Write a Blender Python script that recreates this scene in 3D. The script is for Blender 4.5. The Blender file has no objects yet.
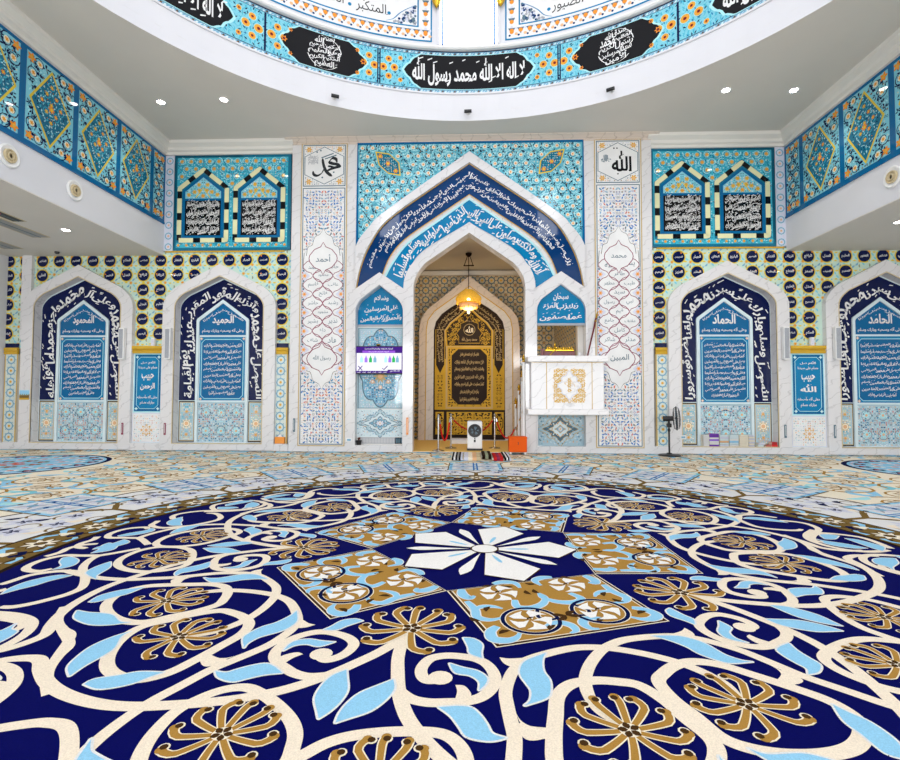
import bpy, math, random
from mathutils import Vector, Matrix
from mathutils.geometry import tessellate_polygon
PI = math.pi
cos, sin = math.cos, math.sin
SC = bpy.context.scene
COL = SC.collection
random.seed(7)

# ------------------------------------------------------------------ camera
F = 498.593
FWD = Vector((-0.03565811, 0.99866945, 0.03725359)).normalized()
RGT = Vector((0.99936211, 0.03555979, 0.00329887)).normalized()
UPV = RGT.cross(FWD)
EYE = Vector((0, 0, 1.4))
cam_d = bpy.data.cameras.new('camera')
cam_d.lens = 36 * F / 900
cam_d.sensor_width = 36
cam_d.sensor_fit = 'HORIZONTAL'
cam_d.clip_end = 200
cam = bpy.data.objects.new('camera', cam_d)
COL.objects.link(cam)
cam.matrix_world = Matrix.Translation(EYE) @ Matrix((RGT, UPV, -FWD)).transposed().to_4x4()
SC.camera = cam

def at(px, py, Y):
    """point of the photograph on the vertical plane y = Y, as (x, z) in metres"""
    r = FWD + RGT * ((px - 450) / F) + UPV * ((380 - py) / F)
    t = Y / r.y
    return (r.x * t, 1.4 + r.z * t)
def ats(pts, Y): return [at(x, y, Y) for x, y in pts]

# ------------------------------------------------------------------ colours and materials
HEX = {
 'cwhite': (.93, .91, .88), 'dadoblue': (.42, .58, .66), 'charcoal': (.025, .028, .032), 'stripcream': (.70, .76, .70), 'tvwhite': (.8, .8, .86), 'tvpurple': (.05, .008, .2), 'tvviolet': (.28, .08, .62),
 'white': (.80, .80, .80), 'cream': (.90, .79, .64), 'ivory': (.91, .83, .67), 'navy': (.002, .007, .060), 'cnavy': (.0015, .0025, .092), 'ink': (.002, .004, .03),
 'sky': (.30, .62, .86), 'gold': (.43, .235, .05), 'brown': (.065, .030, .009), 'olive': (.20, .125, .035),
 'lav': (.66, .68, .80), 'aqua': (.22, .60, .72), 'teal': (.012, .16, .27), 'cyan': (.05, .44, .60), 'ltcyan': (.42, .78, .84),
 'orange': (.85, .29, .03), 'amber': (.75, .42, .06), 'yellow': (.75, .57, .06), 'black': (.004, .004, .006), 'dkblue': (.004, .040, .15),
 'blue': (.004, .125, .31), 'midblue': (.006, .20, .42), 'royal': (.03, .17, .50), 'rose': (.62, .16, .12), 'peach': (.80, .48, .26), 'gry': (.38, .40, .44),
 'paleyellow': (.76, .76, .46), 'palegreen': (.54, .71, .62), 'pale': (.66, .78, .82), 'gilt': (.62, .38, .04), 'red': (.55, .02, .02), 'maroon': (.16, .01, .015),
 'dkbrown': (.020, .010, .006), 'beige': (.60, .50, .32), 'silver': (.6, .6, .6), 'slate': (.10, .17, .22), 'steelblue': (.20, .42, .58), 'dullgreen': (.30, .33, .22),
 'purple': (.16, .03, .42), 'violet': (.35, .17, .75), 'green': (.02, .45, .10), 'grey': (.3, .3, .3), 'tan': (.55, .40, .18), 'wine': (.25, .03, .08),
}
_mats = {}
def principled(m): return m.node_tree.nodes['Principled BSDF']
def mat(col, fin='tile'):
    key = (col, fin)
    if key in _mats: return _mats[key]
    m = bpy.data.materials.new(f'{col}_{fin}')
    m.use_nodes = True
    nt = m.node_tree; b = principled(m)
    c = HEX[col]
    b.inputs['Base Color'].default_value = (*c, 1)
    tc = nt.nodes.new('ShaderNodeTexCoord')
    nz = nt.nodes.new('ShaderNodeTexNoise')
    nt.links.new(tc.outputs['Object'], nz.inputs['Vector'])
    mx = nt.nodes.new('ShaderNodeMix'); mx.data_type = 'RGBA'; mx.blend_type = 'MULTIPLY'
    mx.inputs[6].default_value = (*c, 1)
    rp = nt.nodes.new('ShaderNodeMapRange')
    nt.links.new(nz.outputs['Fac'], rp.inputs['Value'])
    cb = nt.nodes.new('ShaderNodeCombineColor')
    for k in range(3): nt.links.new(rp.outputs[0], cb.inputs[k])
    mx.inputs[0].default_value = 1
    nt.links.new(cb.outputs[0], mx.inputs[7])
    nt.links.new(mx.outputs[2], b.inputs['Base Color'])
    lo = .92
    if fin == 'tile':
        nz.inputs['Scale'].default_value = 3; b.inputs['Roughness'].default_value = .035; b.inputs['Specular IOR Level'].default_value = .28
    elif fin == 'matte':
        nz.inputs['Scale'].default_value = 3; b.inputs['Roughness'].default_value = .55; b.inputs['Specular IOR Level'].default_value = .15
    elif fin == 'carpet':
        nz.inputs['Scale'].default_value = 160; lo = .80
        b.inputs['Roughness'].default_value = .95; b.inputs['Specular IOR Level'].default_value = .04
        bp = nt.nodes.new('ShaderNodeBump'); bp.inputs['Strength'].default_value = .35; bp.inputs['Distance'].default_value = .004
        nt.links.new(nz.outputs['Fac'], bp.inputs['Height']); nt.links.new(bp.outputs[0], b.inputs['Normal'])
    elif fin == 'paint':
        nz.inputs['Scale'].default_value = 1.2; lo = .97; b.inputs['Roughness'].default_value = .6; b.inputs['Specular IOR Level'].default_value = .2
    elif fin == 'metal':
        nz.inputs['Scale'].default_value = 9; b.inputs['Metallic'].default_value = 1; b.inputs['Roughness'].default_value = .25
    elif fin == 'plastic':
        nz.inputs['Scale'].default_value = 5; b.inputs['Roughness'].default_value = .4
    elif fin == 'cloth':
        nz.inputs['Scale'].default_value = 80; b.inputs['Roughness'].default_value = .9; lo = .8; b.inputs['Specular IOR Level'].default_value = .1
    elif fin == 'wood':
        nz.inputs['Scale'].default_value = 14; b.inputs['Roughness'].default_value = .35; lo = .6
    elif fin == 'glow':
        for k_ in list(b.inputs['Base Color'].links): nt.links.remove(k_)
        b.inputs['Base Color'].default_value = (.01, .01, .01, 1); b.inputs['Roughness'].default_value = .7; b.inputs['Specular IOR Level'].default_value = .0
        b.inputs['Emission Color'].default_value = (*c, 1); b.inputs['Emission Strength'].default_value = .95
    rp.inputs['To Min'].default_value = lo
    rp.inputs['To Max'].default_value = 1.0
    rp.inputs['From Min'].default_value = .3; rp.inputs['From Max'].default_value = .7
    _mats[key] = m
    return m
def emit(name, col, s):
    m = bpy.data.materials.new(name); m.use_nodes = True
    b = principled(m)
    b.inputs['Base Color'].default_value = (*col, 1)
    b.inputs['Emission Color'].default_value = (*col, 1); b.inputs['Emission Strength'].default_value = s
    return m
def marble(name, base, vein, rough=.12, scale=1.0, amount=.55):
    m = bpy.data.materials.new(name); m.use_nodes = True
    nt = m.node_tree; b = principled(m)
    tc = nt.nodes.new('ShaderNodeTexCoord'); mp = nt.nodes.new('ShaderNodeMapping')
    mp.inputs['Rotation'].default_value = (.2, -.62, .35); mp.inputs['Scale'].default_value = (1.0, 1.0, 1.9)
    nt.links.new(tc.outputs['Object'], mp.inputs['Vector'])
    wv = nt.nodes.new('ShaderNodeTexWave'); wv.inputs['Scale'].default_value = 1.1 * scale; wv.inputs['Distortion'].default_value = 9
    wv.inputs['Detail'].default_value = 4; wv.inputs['Detail Scale'].default_value = 1.6
    nt.links.new(mp.outputs[0], wv.inputs['Vector'])
    r1 = nt.nodes.new('ShaderNodeValToRGB')
    r1.color_ramp.elements[0].position = .0; r1.color_ramp.elements[0].color = (1, 1, 1, 1)
    r1.color_ramp.elements[1].position = .05; r1.color_ramp.elements[1].color = (0, 0, 0, 1)
    nt.links.new(wv.outputs['Fac'], r1.inputs[0])
    nz = nt.nodes.new('ShaderNodeTexNoise'); nz.inputs['Scale'].default_value = 1.7 * scale; nz.inputs['Detail'].default_value = 6
    nt.links.new(mp.outputs[0], nz.inputs['Vector'])
    mu = nt.nodes.new('ShaderNodeMath'); mu.operation = 'MULTIPLY'
    nt.links.new(r1.outputs[0], mu.inputs[0]); nt.links.new(nz.outputs['Fac'], mu.inputs[1])
    m2 = nt.nodes.new('ShaderNodeMath'); m2.operation = 'MULTIPLY'; m2.inputs[1].default_value = amount * 1.6
    nt.links.new(mu.outputs[0], m2.inputs[0])
    mx = nt.nodes.new('ShaderNodeMix'); mx.data_type = 'RGBA'
    mx.inputs[6].default_value = (*base, 1); mx.inputs[7].default_value = (*vein, 1)
    nt.links.new(m2.outputs[0], mx.inputs[0])
    nt.links.new(mx.outputs[2], b.inputs['Base Color'])
    b.inputs['Roughness'].default_value = rough
    return m
MARBLE = marble('white_marble', (.69, .68, .69), (.40, .39, .40))
WARM_MARBLE = marble('warm_marble', (.66, .57, .50), (.40, .33, .28))
def paint(name, col, rough=.55):
    HEX[name] = col
    return mat(name, 'paint')
WALLW = paint('white_wall', (.70, .70, .735))
CEILP = paint('warm_grey_ceiling', (.70, .66, .61))
PLAST = paint('cream_plaster', (.74, .72, .68))

# ------------------------------------------------------------------ objects
def link(o, parent=None):
    COL.objects.link(o)
    if parent is not None:
        o.parent = parent
        r = parent
        M = Matrix.Identity(4)
        chain = []
        while r is not None:
            chain.append(r); r = r.parent
        for q in reversed(chain): M = M @ q.matrix_parent_inverse @ q.matrix_basis if q.parent else q.matrix_basis.copy()
        o.matrix_parent_inverse = M.inverted()
    return o
def mesh_obj(name, verts, faces, mats, idx=None, parent=None, origin=None, smooth=False):
    me = bpy.data.meshes.new(name)
    if origin is not None:
        ox = Vector(origin); verts = [Vector(v) - ox for v in verts]
    me.from_pydata([tuple(v) for v in verts], [], faces)
    for m in mats: me.materials.append(m)
    if idx is not None: me.polygons.foreach_set('material_index', idx)
    if smooth: me.polygons.foreach_set('use_smooth', [True] * len(me.polygons))
    me.update()
    o = bpy.data.objects.new(name, me)
    if origin is not None: o.location = origin
    return link(o, parent)
def tag(o, label=None, cat=None, group=None, kind=None):
    if label: o['label'] = label
    if cat: o['category'] = cat
    if group: o['group'] = group
    if kind: o['kind'] = kind
    return o
def thing(name, label, cat, loc=(0, 0, 0), group=None):
    o = bpy.data.objects.new(name, None); o.empty_display_size = .1
    o.location = loc
    COL.objects.link(o)
    return tag(o, label, cat, group)
def dup(root, dloc, label, group=None):
    def cp(o, par):
        c = o.copy(); COL.objects.link(c)
        if par is not None: c.parent = par; c.matrix_parent_inverse = o.matrix_parent_inverse
        for ch in o.children: cp(ch, c)
        return c
    r = cp(root, None)
    r.location = Vector(root.location) + Vector(dloc)
    r['label'] = label
    if group: r['group'] = group
    return r

class MB:
    """mesh builder for solid shapes: one build() makes one mesh object"""
    def __init__(s): s.v = []; s.f = []; s.i = []; s.m = []; s.sm = False
    def mi(s, m):
        if m not in s.m: s.m.append(m)
        return s.m.index(m)
    def add(s, vs, fs, m):
        k = len(s.v); s.v += [Vector(v) for v in vs]
        j = s.mi(m)
        for f in fs: s.f.append([k + a for a in f]); s.i.append(j)
        return s
    def box(s, x0, x1, y0, y1, z0, z1, m):
        return s.add([(x0,y0,z0),(x1,y0,z0),(x1,y1,z0),(x0,y1,z0),(x0,y0,z1),(x1,y0,z1),(x1,y1,z1),(x0,y1,z1)],
                     [(3,2,1,0),(4,5,6,7),(0,1,5,4),(1,2,6,5),(2,3,7,6),(3,0,4,7)], m)
    def bevbox(s, x0, x1, y0, y1, z0, z1, b, m):
        # box with bevelled vertical and horizontal edges
        xs=[x0,x0+b,x1-b,x1]; 
        rings=[]
        for z,ins in ((z0,b),(z0+b,0),(z1-b,0),(z1,b)):
            a0,a1,c0,c1=x0+ins,x1-ins,y0+ins,y1-ins
            q=b*.7
            rings.append([(a0+q,c0,z),(a1-q,c0,z),(a1,c0+q,z),(a1,c1-q,z),(a1-q,c1,z),(a0+q,c1,z),(a0,c1-q,z),(a0,c0+q,z)])
        return s.loft(rings, m, cap=True)
    def loft(s, rings, m, cap=True, closed=True):
        n = len(rings[0]); vs = [p for r in rings for p in r]; fs = []
        for a in range(len(rings) - 1):
            for b in range(n if closed else n - 1):
                c = (b + 1) % n
                fs.append((a*n+b, a*n+c, (a+1)*n+c, (a+1)*n+b))
        if cap:
            fs.append(tuple(range(n - 1, -1, -1))); fs.append(tuple((len(rings)-1)*n + k for k in range(n)))
        return s.add(vs, fs, m)
    def lathe(s, prof, c, m, n=24, axis='z'):
        rings = []
        for r, h in prof:
            ring = []
            for k in range(n):
                a = 2*PI*k/n
                p = (r*cos(a), r*sin(a), h)
                if axis == 'y': p = (p[0], -p[2], p[1]) 
                if axis == 'x': p = (p[2], p[0], p[1])
                if axis == '-x': p = (-p[2], -p[0], p[1])
                ring.append((c[0]+p[0], c[1]+p[1], c[2]+p[2]))
            rings.append(ring)
        return s.loft(rings, m)
    def tube(s, pts, r, m, n=8, r2=None):
        pts = [Vector(p) for p in pts]; rings = []
        L = len(pts)
        up = Vector((0,0,1))
        for k, p in enumerate(pts):
            t = (pts[min(k+1,L-1)] - pts[max(k-1,0)]).normalized()
            u = t.cross(up)
            if u.length < 1e-3: u = t.cross(Vector((1,0,0)))
            u.normalize(); w = u.cross(t)
            rr = r if r2 is None else r + (r2 - r)*k/(L-1)
            rings.append([p + u*(rr*cos(2*PI*j/n)) + w*(rr*sin(2*PI*j/n)) for j in range(n)])
        return s.loft(rings, m)
    def prism(s, outer, holes, y0, y1, m, side=None):
        """slab in the xz plane from y0 (front, towards the hall) to y1; outlines are (x, z)"""
        loops = [outer] + list(holes)
        tri = tessellate_polygon([[Vector((a, b, 0)) for a, b in l] for l in loops])
        flat = [p for l in loops for p in l]
        vs = [(a, y0, b) for a, b in flat] + [(a, y1, b) for a, b in flat]
        n = len(flat); fs = []
        for t in tri:
            a, b, c = (flat[k] for k in t)
            ar = (b[0]-a[0])*(c[1]-a[1]) - (b[1]-a[1])*(c[0]-a[0])
            if abs(ar) < 1e-12: continue
            f = tuple(t) if ar > 0 else tuple(reversed(t))
            fs.append(f); fs.append(tuple(n + k for k in reversed(f)))
        k = len(s.v)
        s.add(vs, fs, m)
        sm = side or m
        base = 0; sf = []
        for li, l in enumerate(loops):
            ar = sum(l[q][0]*l[(q+1)%len(l)][1] - l[(q+1)%len(l)][0]*l[q][1] for q in range(len(l)))
            ccw = ar > 0
            for q in range(len(l)):
                a, b = base+q, base+(q+1) % len(l)
                f = (a, a+n, b+n, b) if ccw == (li == 0) else (b, b+n, a+n, a)
                f = tuple(reversed(f)) if li == 0 else f
                if li == 0: f = (b, a, a+n, b+n) if ccw else (a, b, b+n, a+n)
                else: f = (a, b, b+n, a+n) if ccw else (b, a, a+n, b+n)
                sf.append(f)
            base += len(l)
        j = s.mi(sm)
        for f in sf: s.f.append([k + a for a in f]); s.i.append(j)
        return s
    def build(s, name, parent=None, origin=None, smooth=False):
        return mesh_obj(name, s.v, s.f, s.m, s.i, parent, origin, smooth)

# ------------------------------------------------------------------ 2-D helpers
def catmull(pts, n=6, closed=False):
    P = [Vector(p) for p in pts]; L = len(P); out = []
    rng = range(L if closed else L - 1)
    for i in rng:
        if closed: a, b, c, d = P[(i-1)%L], P[i], P[(i+1)%L], P[(i+2)%L]
        else: a, b, c, d = P[max(i-1,0)], P[i], P[i+1], P[min(i+2,L-1)]
        for k in range(n):
            t = k/n
            out.append(.5*((2*b) + (c-a)*t + (2*a-5*b+4*c-d)*t*t + (3*b-a-3*c+d)*t**3))
    if not closed: out.append(P[-1])
    return [(p[0], p[1]) for p in out]
def smooth_poly(pts, n=4, sharp=75):
    """closed outline, smoothed except at its sharp corners"""
    P = [Vector(p) for p in pts]; L = len(P)
    cor = []
    for i in range(L):
        a = P[i]-P[i-1]; b = P[(i+1)%L]-P[i]
        if a.length and b.length and a.angle(b) > math.radians(sharp): cor.append(i)
    if not cor: return catmull(pts, n, True)
    out = []
    for q, i in enumerate(cor):
        j = cor[(q+1) % len(cor)]
        seg = []; k = i
        while True:
            seg.append(pts[k % L]); 
            if k % L == j and len(seg) > 1: break
            k += 1
        out += catmull(seg, n)[:-1]
    return out
def area(p): return sum(p[i-1][0]*p[i][1] - p[i][0]*p[i-1][1] for i in range(len(p)))/2
def inside(p, poly):
    c = False; x, y = p
    for i in range(len(poly)):
        x0, y0 = poly[i-1]; x1, y1 = poly[i]
        if (y0 > y) != (y1 > y) and x < (x1-x0)*(y-y0)/(y1-y0)+x0: c = not c
    return c
def edge_dist(p, poly):
    best = 1e9; x, y = p
    for i in range(len(poly)):
        ax, ay = poly[i-1]; bx, by = poly[i]
        dx, dy = bx-ax, by-ay; l = dx*dx+dy*dy or 1e-9
        t = max(0, min(1, ((x-ax)*dx+(y-ay)*dy)/l))
        best = min(best, math.hypot(x-ax-t*dx, y-ay-t*dy))
    return best
def arch(xc, hw, z0, zs, za, n=5, sh=.45):
    """pointed arch outline: straight jambs to zs, rounded shoulder, straight gable to the apex za"""
    R = []
    h = za - zs
    # shoulder from (hw,zs) bending to the gable slope
    p0 = (hw, zs); p1 = (hw, zs + h*.24); p2 = (hw*(1-.22), zs + h*.46)
    for k in range(n+1):
        t = k/n
        R.append(((1-t)**2*p0[0]+2*t*(1-t)*p1[0]+t*t*p2[0], (1-t)**2*p0[1]+2*t*(1-t)*p1[1]+t*t*p2[1]))
    right = [(xc+a, b) for a, b in R]; left = [(xc-a, b) for a, b in reversed(R)]
    return [(xc-hw, z0), (xc+hw, z0)] + right + [(xc, za)] + left
def rect(x0, x1, z0, z1): return [(x0,z0),(x1,z0),(x1,z1),(x0,z1)]
def offset_path(pts, d):
    out = []; L = len(pts)
    for i in range(L):
        a = pts[max(i-1,0)]; b = pts[min(i+1,L-1)]
        dx, dy = b[0]-a[0], b[1]-a[1]; l = math.hypot(dx,dy) or 1e-9
        out.append((pts[i][0]-dy/l*d, pts[i][1]+dx/l*d))
    return out

# ------------------------------------------------------------------ Arabic lettering
_B = {}
def _reg(ch, start, dual): _B[ch] = (start, dual)
for ch, st, dual in [('\u0621',0xFE80,0),('\u0622',0xFE81,1),('\u0623',0xFE83,1),('\u0624',0xFE85,1),('\u0625',0xFE87,1),('\u0626',0xFE89,2),('\u0627',0xFE8D,1),
    ('\u0628',0xFE8F,2),('\u0629',0xFE93,1),('\u062A',0xFE95,2),('\u062B',0xFE99,2),('\u062C',0xFE9D,2),('\u062D',0xFEA1,2),('\u062E',0xFEA5,2),('\u062F',0xFEA9,1),
    ('\u0630',0xFEAB,1),('\u0631',0xFEAD,1),('\u0632',0xFEAF,1),('\u0633',0xFEB1,2),('\u0634',0xFEB5,2),('\u0635',0xFEB9,2),('\u0636',0xFEBD,2),('\u0637',0xFEC1,2),
    ('\u0638',0xFEC5,2),('\u0639',0xFEC9,2),('\u063A',0xFECD,2),('\u0641',0xFED1,2),('\u0642',0xFED5,2),('\u0643',0xFED9,2),('\u0644',0xFEDD,2),('\u0645',0xFEE1,2),
    ('\u0646',0xFEE5,2),('\u0647',0xFEE9,2),('\u0648',0xFEED,1),('\u0649',0xFEEF,1),('\u064A',0xFEF1,2)]: _reg(ch, st, dual)
_LA = {'\u0622':0xFEF5,'\u0623':0xFEF7,'\u0625':0xFEF9,'\u0627':0xFEFB}
def shape(text):
    words = []
    for w in text.split(' '):
        w = w.replace('\u0627\u0644\u0644\u0647', '\uFDF2')
        out = []; prev = False; i = 0
        while i < len(w):
            ch = w[i]
            if ch == '\u0644' and i+1 < len(w) and w[i+1] in _LA:
                out.append(chr(_LA[w[i+1]] + (1 if prev else 0))); prev = False; i += 2; continue
            if ch not in _B: out.append(ch); prev = False; i += 1; continue
            st, dual = _B[ch]
            nxt = i+1 < len(w) and w[i+1] in _B and _B[w[i+1]][1] > 0 and dual == 2
            if dual == 0: out.append(chr(st)); prev = False
            else:
                if prev and nxt: k = 3
                elif nxt: k = 2
                elif prev: k = 1
                else: k = 0
                out.append(chr(st + k)); prev = nxt
            i += 1
        words.append(''.join(reversed(out)))
    return ' '.join(reversed(words))
_tc = {}
def glyphs(text, bold=.0, res=2, latin=False):
    key = (text, bold, res)
    if key in _tc: return _tc[key]
    cu = bpy.data.curves.new('t', 'FONT'); cu.body = text if latin else shape(text); cu.resolution_u = res; cu.offset = bold
    o = bpy.data.objects.new('t', cu); COL.objects.link(o)
    dg = bpy.context.evaluated_depsgraph_get(); dg.update()
    me = bpy.data.meshes.new_from_object(o.evaluated_get(dg))
    V = [(v.co.x, v.co.y) for v in me.vertices]; Fs = [tuple(p.vertices) for p in me.polygons]
    bpy.data.objects.remove(o); bpy.data.curves.remove(cu); bpy.data.meshes.remove(me)
    xs = [v[0] for v in V] or [0, 1]; ys = [v[1] for v in V] or [0, 1]
    _tc[key] = (V, Fs, min(xs), max(xs), min(ys), max(ys))
    return _tc[key]

# ------------------------------------------------------------------ flat ornament canvas: (u, v) outlines stacked in thin layers
class Cv:
    LH = .0016
    def __init__(s, fin='tile'): s.v = []; s.f = []; s.c = []; s.k = 0; s.fin = fin; s.clip = None
    def poly(s, pts, col, lay=0):
        if area(pts) < 0: pts = pts[::-1]
        if len(pts) > 4:
            n = len(pts)
            if any((pts[i-1][0]-pts[i-2][0])*(pts[i][1]-pts[i-1][1])-(pts[i-1][1]-pts[i-2][1])*(pts[i][0]-pts[i-1][0]) < -1e-12 for i in range(n)):
                s.k += 1
                return s.tri_loops(pts, [], col, lay + (s.k % 400)*1e-6/s.LH)
        s.k += 1; w = lay*s.LH + (s.k % 400)*1e-6
        k = len(s.v); s.v += [(a, b, w) for a, b in pts]
        s.f.append(list(range(k, k+len(pts)))); s.c.append(col)
    def tri_loops(s, outer, holes, col, lay=0):
        loops = [outer] + list(holes); flat = [p for l in loops for p in l]
        tri = tessellate_polygon([[Vector((a, b, 0)) for a, b in l] for l in loops])
        k = len(s.v); s.v += [(a, b, lay*s.LH) for a, b in flat]
        for t in tri:
            a, b, c = (flat[q] for q in t)
            ar = (b[0]-a[0])*(c[1]-a[1]) - (b[1]-a[1])*(c[0]-a[0])
            if abs(ar) < 1e-12: continue
            s.f.append([k+q for q in (t if ar > 0 else reversed(t))]); s.c.append(col)
    def rect(s, x0, x1, y0, y1, col, lay=0): s.poly([(x0,y0),(x1,y0),(x1,y1),(x0,y1)], col, lay)
    def disc(s, x, y, r, col, lay=0, n=14, ry=None):
        ry = ry or r
        s.poly([(x+r*cos(2*PI*k/n), y+ry*sin(2*PI*k/n)) for k in range(n)], col, lay)
    def stroke(s, pts, w, col, lay=0, w2=None, closed=False, taper=None):
        L = len(pts)
        if L < 2: return
        if closed:
            ext = [pts[-1]] + list(pts) + [pts[0]]
            nor = []
            for i in range(1, L+1):
                dx, dy = ext[i+1][0]-ext[i-1][0], ext[i+1][1]-ext[i-1][1]; l = math.hypot(dx,dy) or 1e-9
                nor.append((-dy/l, dx/l))
        else:
            nor = []
            for i in range(L):
                a = pts[max(i-1,0)]; b = pts[min(i+1,L-1)]
                dx, dy = b[0]-a[0], b[1]-a[1]; l = math.hypot(dx,dy) or 1e-9
                nor.append((-dy/l, dx/l))
        s.k += 1; z = lay*s.LH + (s.k % 400)*1e-6
        k = len(s.v)
        for i, p in enumerate(pts):
            t = i/(L-1)
            ww = w if w2 is None else w + (w2-w)*t
            if taper: ww = w*taper(t)
            h = ww/2
            s.v.append((p[0]+nor[i][0]*h, p[1]+nor[i][1]*h, z)); s.v.append((p[0]-nor[i][0]*h, p[1]-nor[i][1]*h, z))
        for i in range(L if closed else L-1):
            j = (i+1) % L
            s.f.append([k+2*i+1, k+2*j+1, k+2*j, k+2*i]); s.c.append(col)
    def outline(s, pts, w, col, lay=0): s.stroke(pts, w, col, lay, closed=True)
    def ring(s, x, y, r, w, col, lay=0, n=18, a0=0, a1=2*PI):
        full = abs(a1-a0-2*PI) < 1e-6
        m = n if full else n+1
        s.stroke([(x+r*cos(a0+(a1-a0)*k/n), y+r*sin(a0+(a1-a0)*k/n)) for k in range(m)], w, col, lay, closed=full)
    def flower(s, x, y, r, col, ccol, lay=0, n=6, rim=None, a=0):
        if rim: s.disc(x, y, r*1.22, rim, lay, 12)
        m = n*4
        s.poly([(x+r*(.74+.26*cos(n*2*PI*k/m))*cos(a+2*PI*k/m), y+r*(.74+.26*cos(n*2*PI*k/m))*sin(a+2*PI*k/m)) for k in range(m)], col, lay+1)
        if ccol: s.disc(x, y, r*.36, ccol, lay+2, 8)
    def spiral(s, x, y, r, col, lay=0, turns=1.2, a0=0, d=1, w=None, r1=.12, n=16):
        w = w or r*.2
        s.stroke([(x+r*(1-(1-r1)*t)*cos(a0+d*2*PI*turns*t), y+r*(1-(1-r1)*t)*sin(a0+d*2*PI*turns*t)) for t in (k/n for k in range(n+1))], w, col, lay, w2=w*.6)
    def leaf(s, x, y, a, l, w, col, lay=0, bend=.25):
        c, q = cos(a), sin(a); L = []
        for t, h in ((0,0),(.3,.42),(.6,.5),(.85,.25),(1,0)): L.append((t, h))
        up = [(t*l, h*w + bend*w*sin(PI*t)) for t, h in L]; dn = [(t*l, -h*w + bend*w*sin(PI*t)) for t, h in reversed(L[1:-1])]
        s.poly([(x+a_*c-b_*q, y+a_*q+b_*c) for a_, b_ in up+dn], col, lay)
    ux = 1.0
    def text(s, t, x0, x1, y0, y1, col, lay=4, bold=.0, res=2, latin=False, fit=True, marks=0, fn=None, raw=False):
        if marks and fit and ' ' in t and not raw:
            return s.words(t, x0, x1, y0, y1, col, lay, bold, res, marks, fn)
        V, Fs, a0, a1, b0, b1 = glyphs(t, bold, res, latin)
        if not V: return
        sx = (x1-x0)/max(a1-a0, 1e-6); sy = (y1-y0)/max(b1-b0, 1e-6)
        if not fit:
            k = min(sx, sy); x0, x1 = (x0+x1)/2-(a1-a0)*k/2, (x0+x1)/2+(a1-a0)*k/2; y0 = (y0+y1)/2-(b1-b0)*k/2; sx = sy = k
        k = len(s.v)
        fn = fn or (lambda u, v: (u, v))
        for a, b in V:
            u, v = fn(x0+(a-a0)*sx, y0+(b-b0)*sy)
            s.v.append((u, v, lay*s.LH))
        for f in Fs: s.f.append([k+q for q in f]); s.c.append(col)
        if marks:
            rnd = random.Random(hash(len(t))*7+int(x0*100))
            H = y1-y0; n = int((x1-x0)/s.ux/H*marks)
            for q in range(n):
                u = x0+(q+rnd.random())*(x1-x0)/n; v = rnd.choice((y0+H*rnd.uniform(.70,.98), y0+H*rnd.uniform(.02,.25)))
                l = H*rnd.uniform(.10,.17); th = H*.035; lx = l*s.ux
                P = [(u, v), (u+lx, v+l*.45), (u+lx, v+l*.45+th), (u, v+th*1.3)]
                s.poly([fn(*p) for p in P], col, lay)
    def words(s, t, x0, x1, y0, y1, col, lay, bold, res, marks, fn):
        """thuluth-like setting: every word slants and overlaps its neighbour, with vowel strokes above and below"""
        ws = [w for w in t.split(' ') if w]
        G = [glyphs(w, bold, res) for w in ws]
        wid = [max(g[3]-g[2], .35) for g in G]
        gap = -.10
        T = sum(wid)+gap*(len(ws)-1)
        k = (x1-x0)/T; H = y1-y0
        fn = fn or (lambda u, v: (u, v))
        u = x1
        rnd = random.Random(len(t)*13)
        for i, g in enumerate(G):
            w = wid[i]*k; ua = u-w; u = ua-gap*k
            V, Fs, a0, a1, b0, b1 = g
            hh = H*rnd.uniform(.74, .90); yb = y0+(H-hh)*(.15 if i % 2 else .85)
            n0 = len(s.v); sl = H*.16
            for a, b in V:
                fu = (a-a0)/max(a1-a0, 1e-6); fv = (b-b0)/max(b1-b0, 1e-6)
                q = fn(ua+fu*w+fv*w*.03, yb+fv*hh*(1-.16)+sl*fu)
                s.v.append((q[0], q[1], lay*s.LH+i*2e-6))
            for f in Fs: s.f.append([n0+q for q in f]); s.c.append(col)
            for q in range(int(marks*max(1, w/H/s.ux)*1.3)+1):
                uu = ua+w*rnd.uniform(.1, .9); vv = y0+H*(rnd.uniform(.80, .98) if rnd.random() < .6 else rnd.uniform(.0, .14))
                l = H*rnd.uniform(.12, .24); th = H*.045; lx = l*s.ux
                P = [(uu, vv), (uu+lx, vv+l*.42), (uu+lx*.97, vv+l*.42+th), (uu, vv+th*1.5)]
                s.poly([fn(*p) for p in P], col, lay)
    def pen(s, pts, w, col, lay=0, ang=.9, n=7):
        P = catmull(pts, n); L = len(P)
        W = []
        for i in range(L):
            a = P[max(i-1, 0)]; b = P[min(i+1, L-1)]
            d = math.atan2(b[1]-a[1], b[0]-a[0]); t = i/(L-1)
            W.append(w*(.30+.70*abs(sin(d-ang)))*min(1, .35+5*t, .25+6*(1-t)))
        it = iter(W)
        s.stroke(P, 1, col, lay, taper=lambda t: W[min(L-1, int(round(t*(L-1))))])
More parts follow.
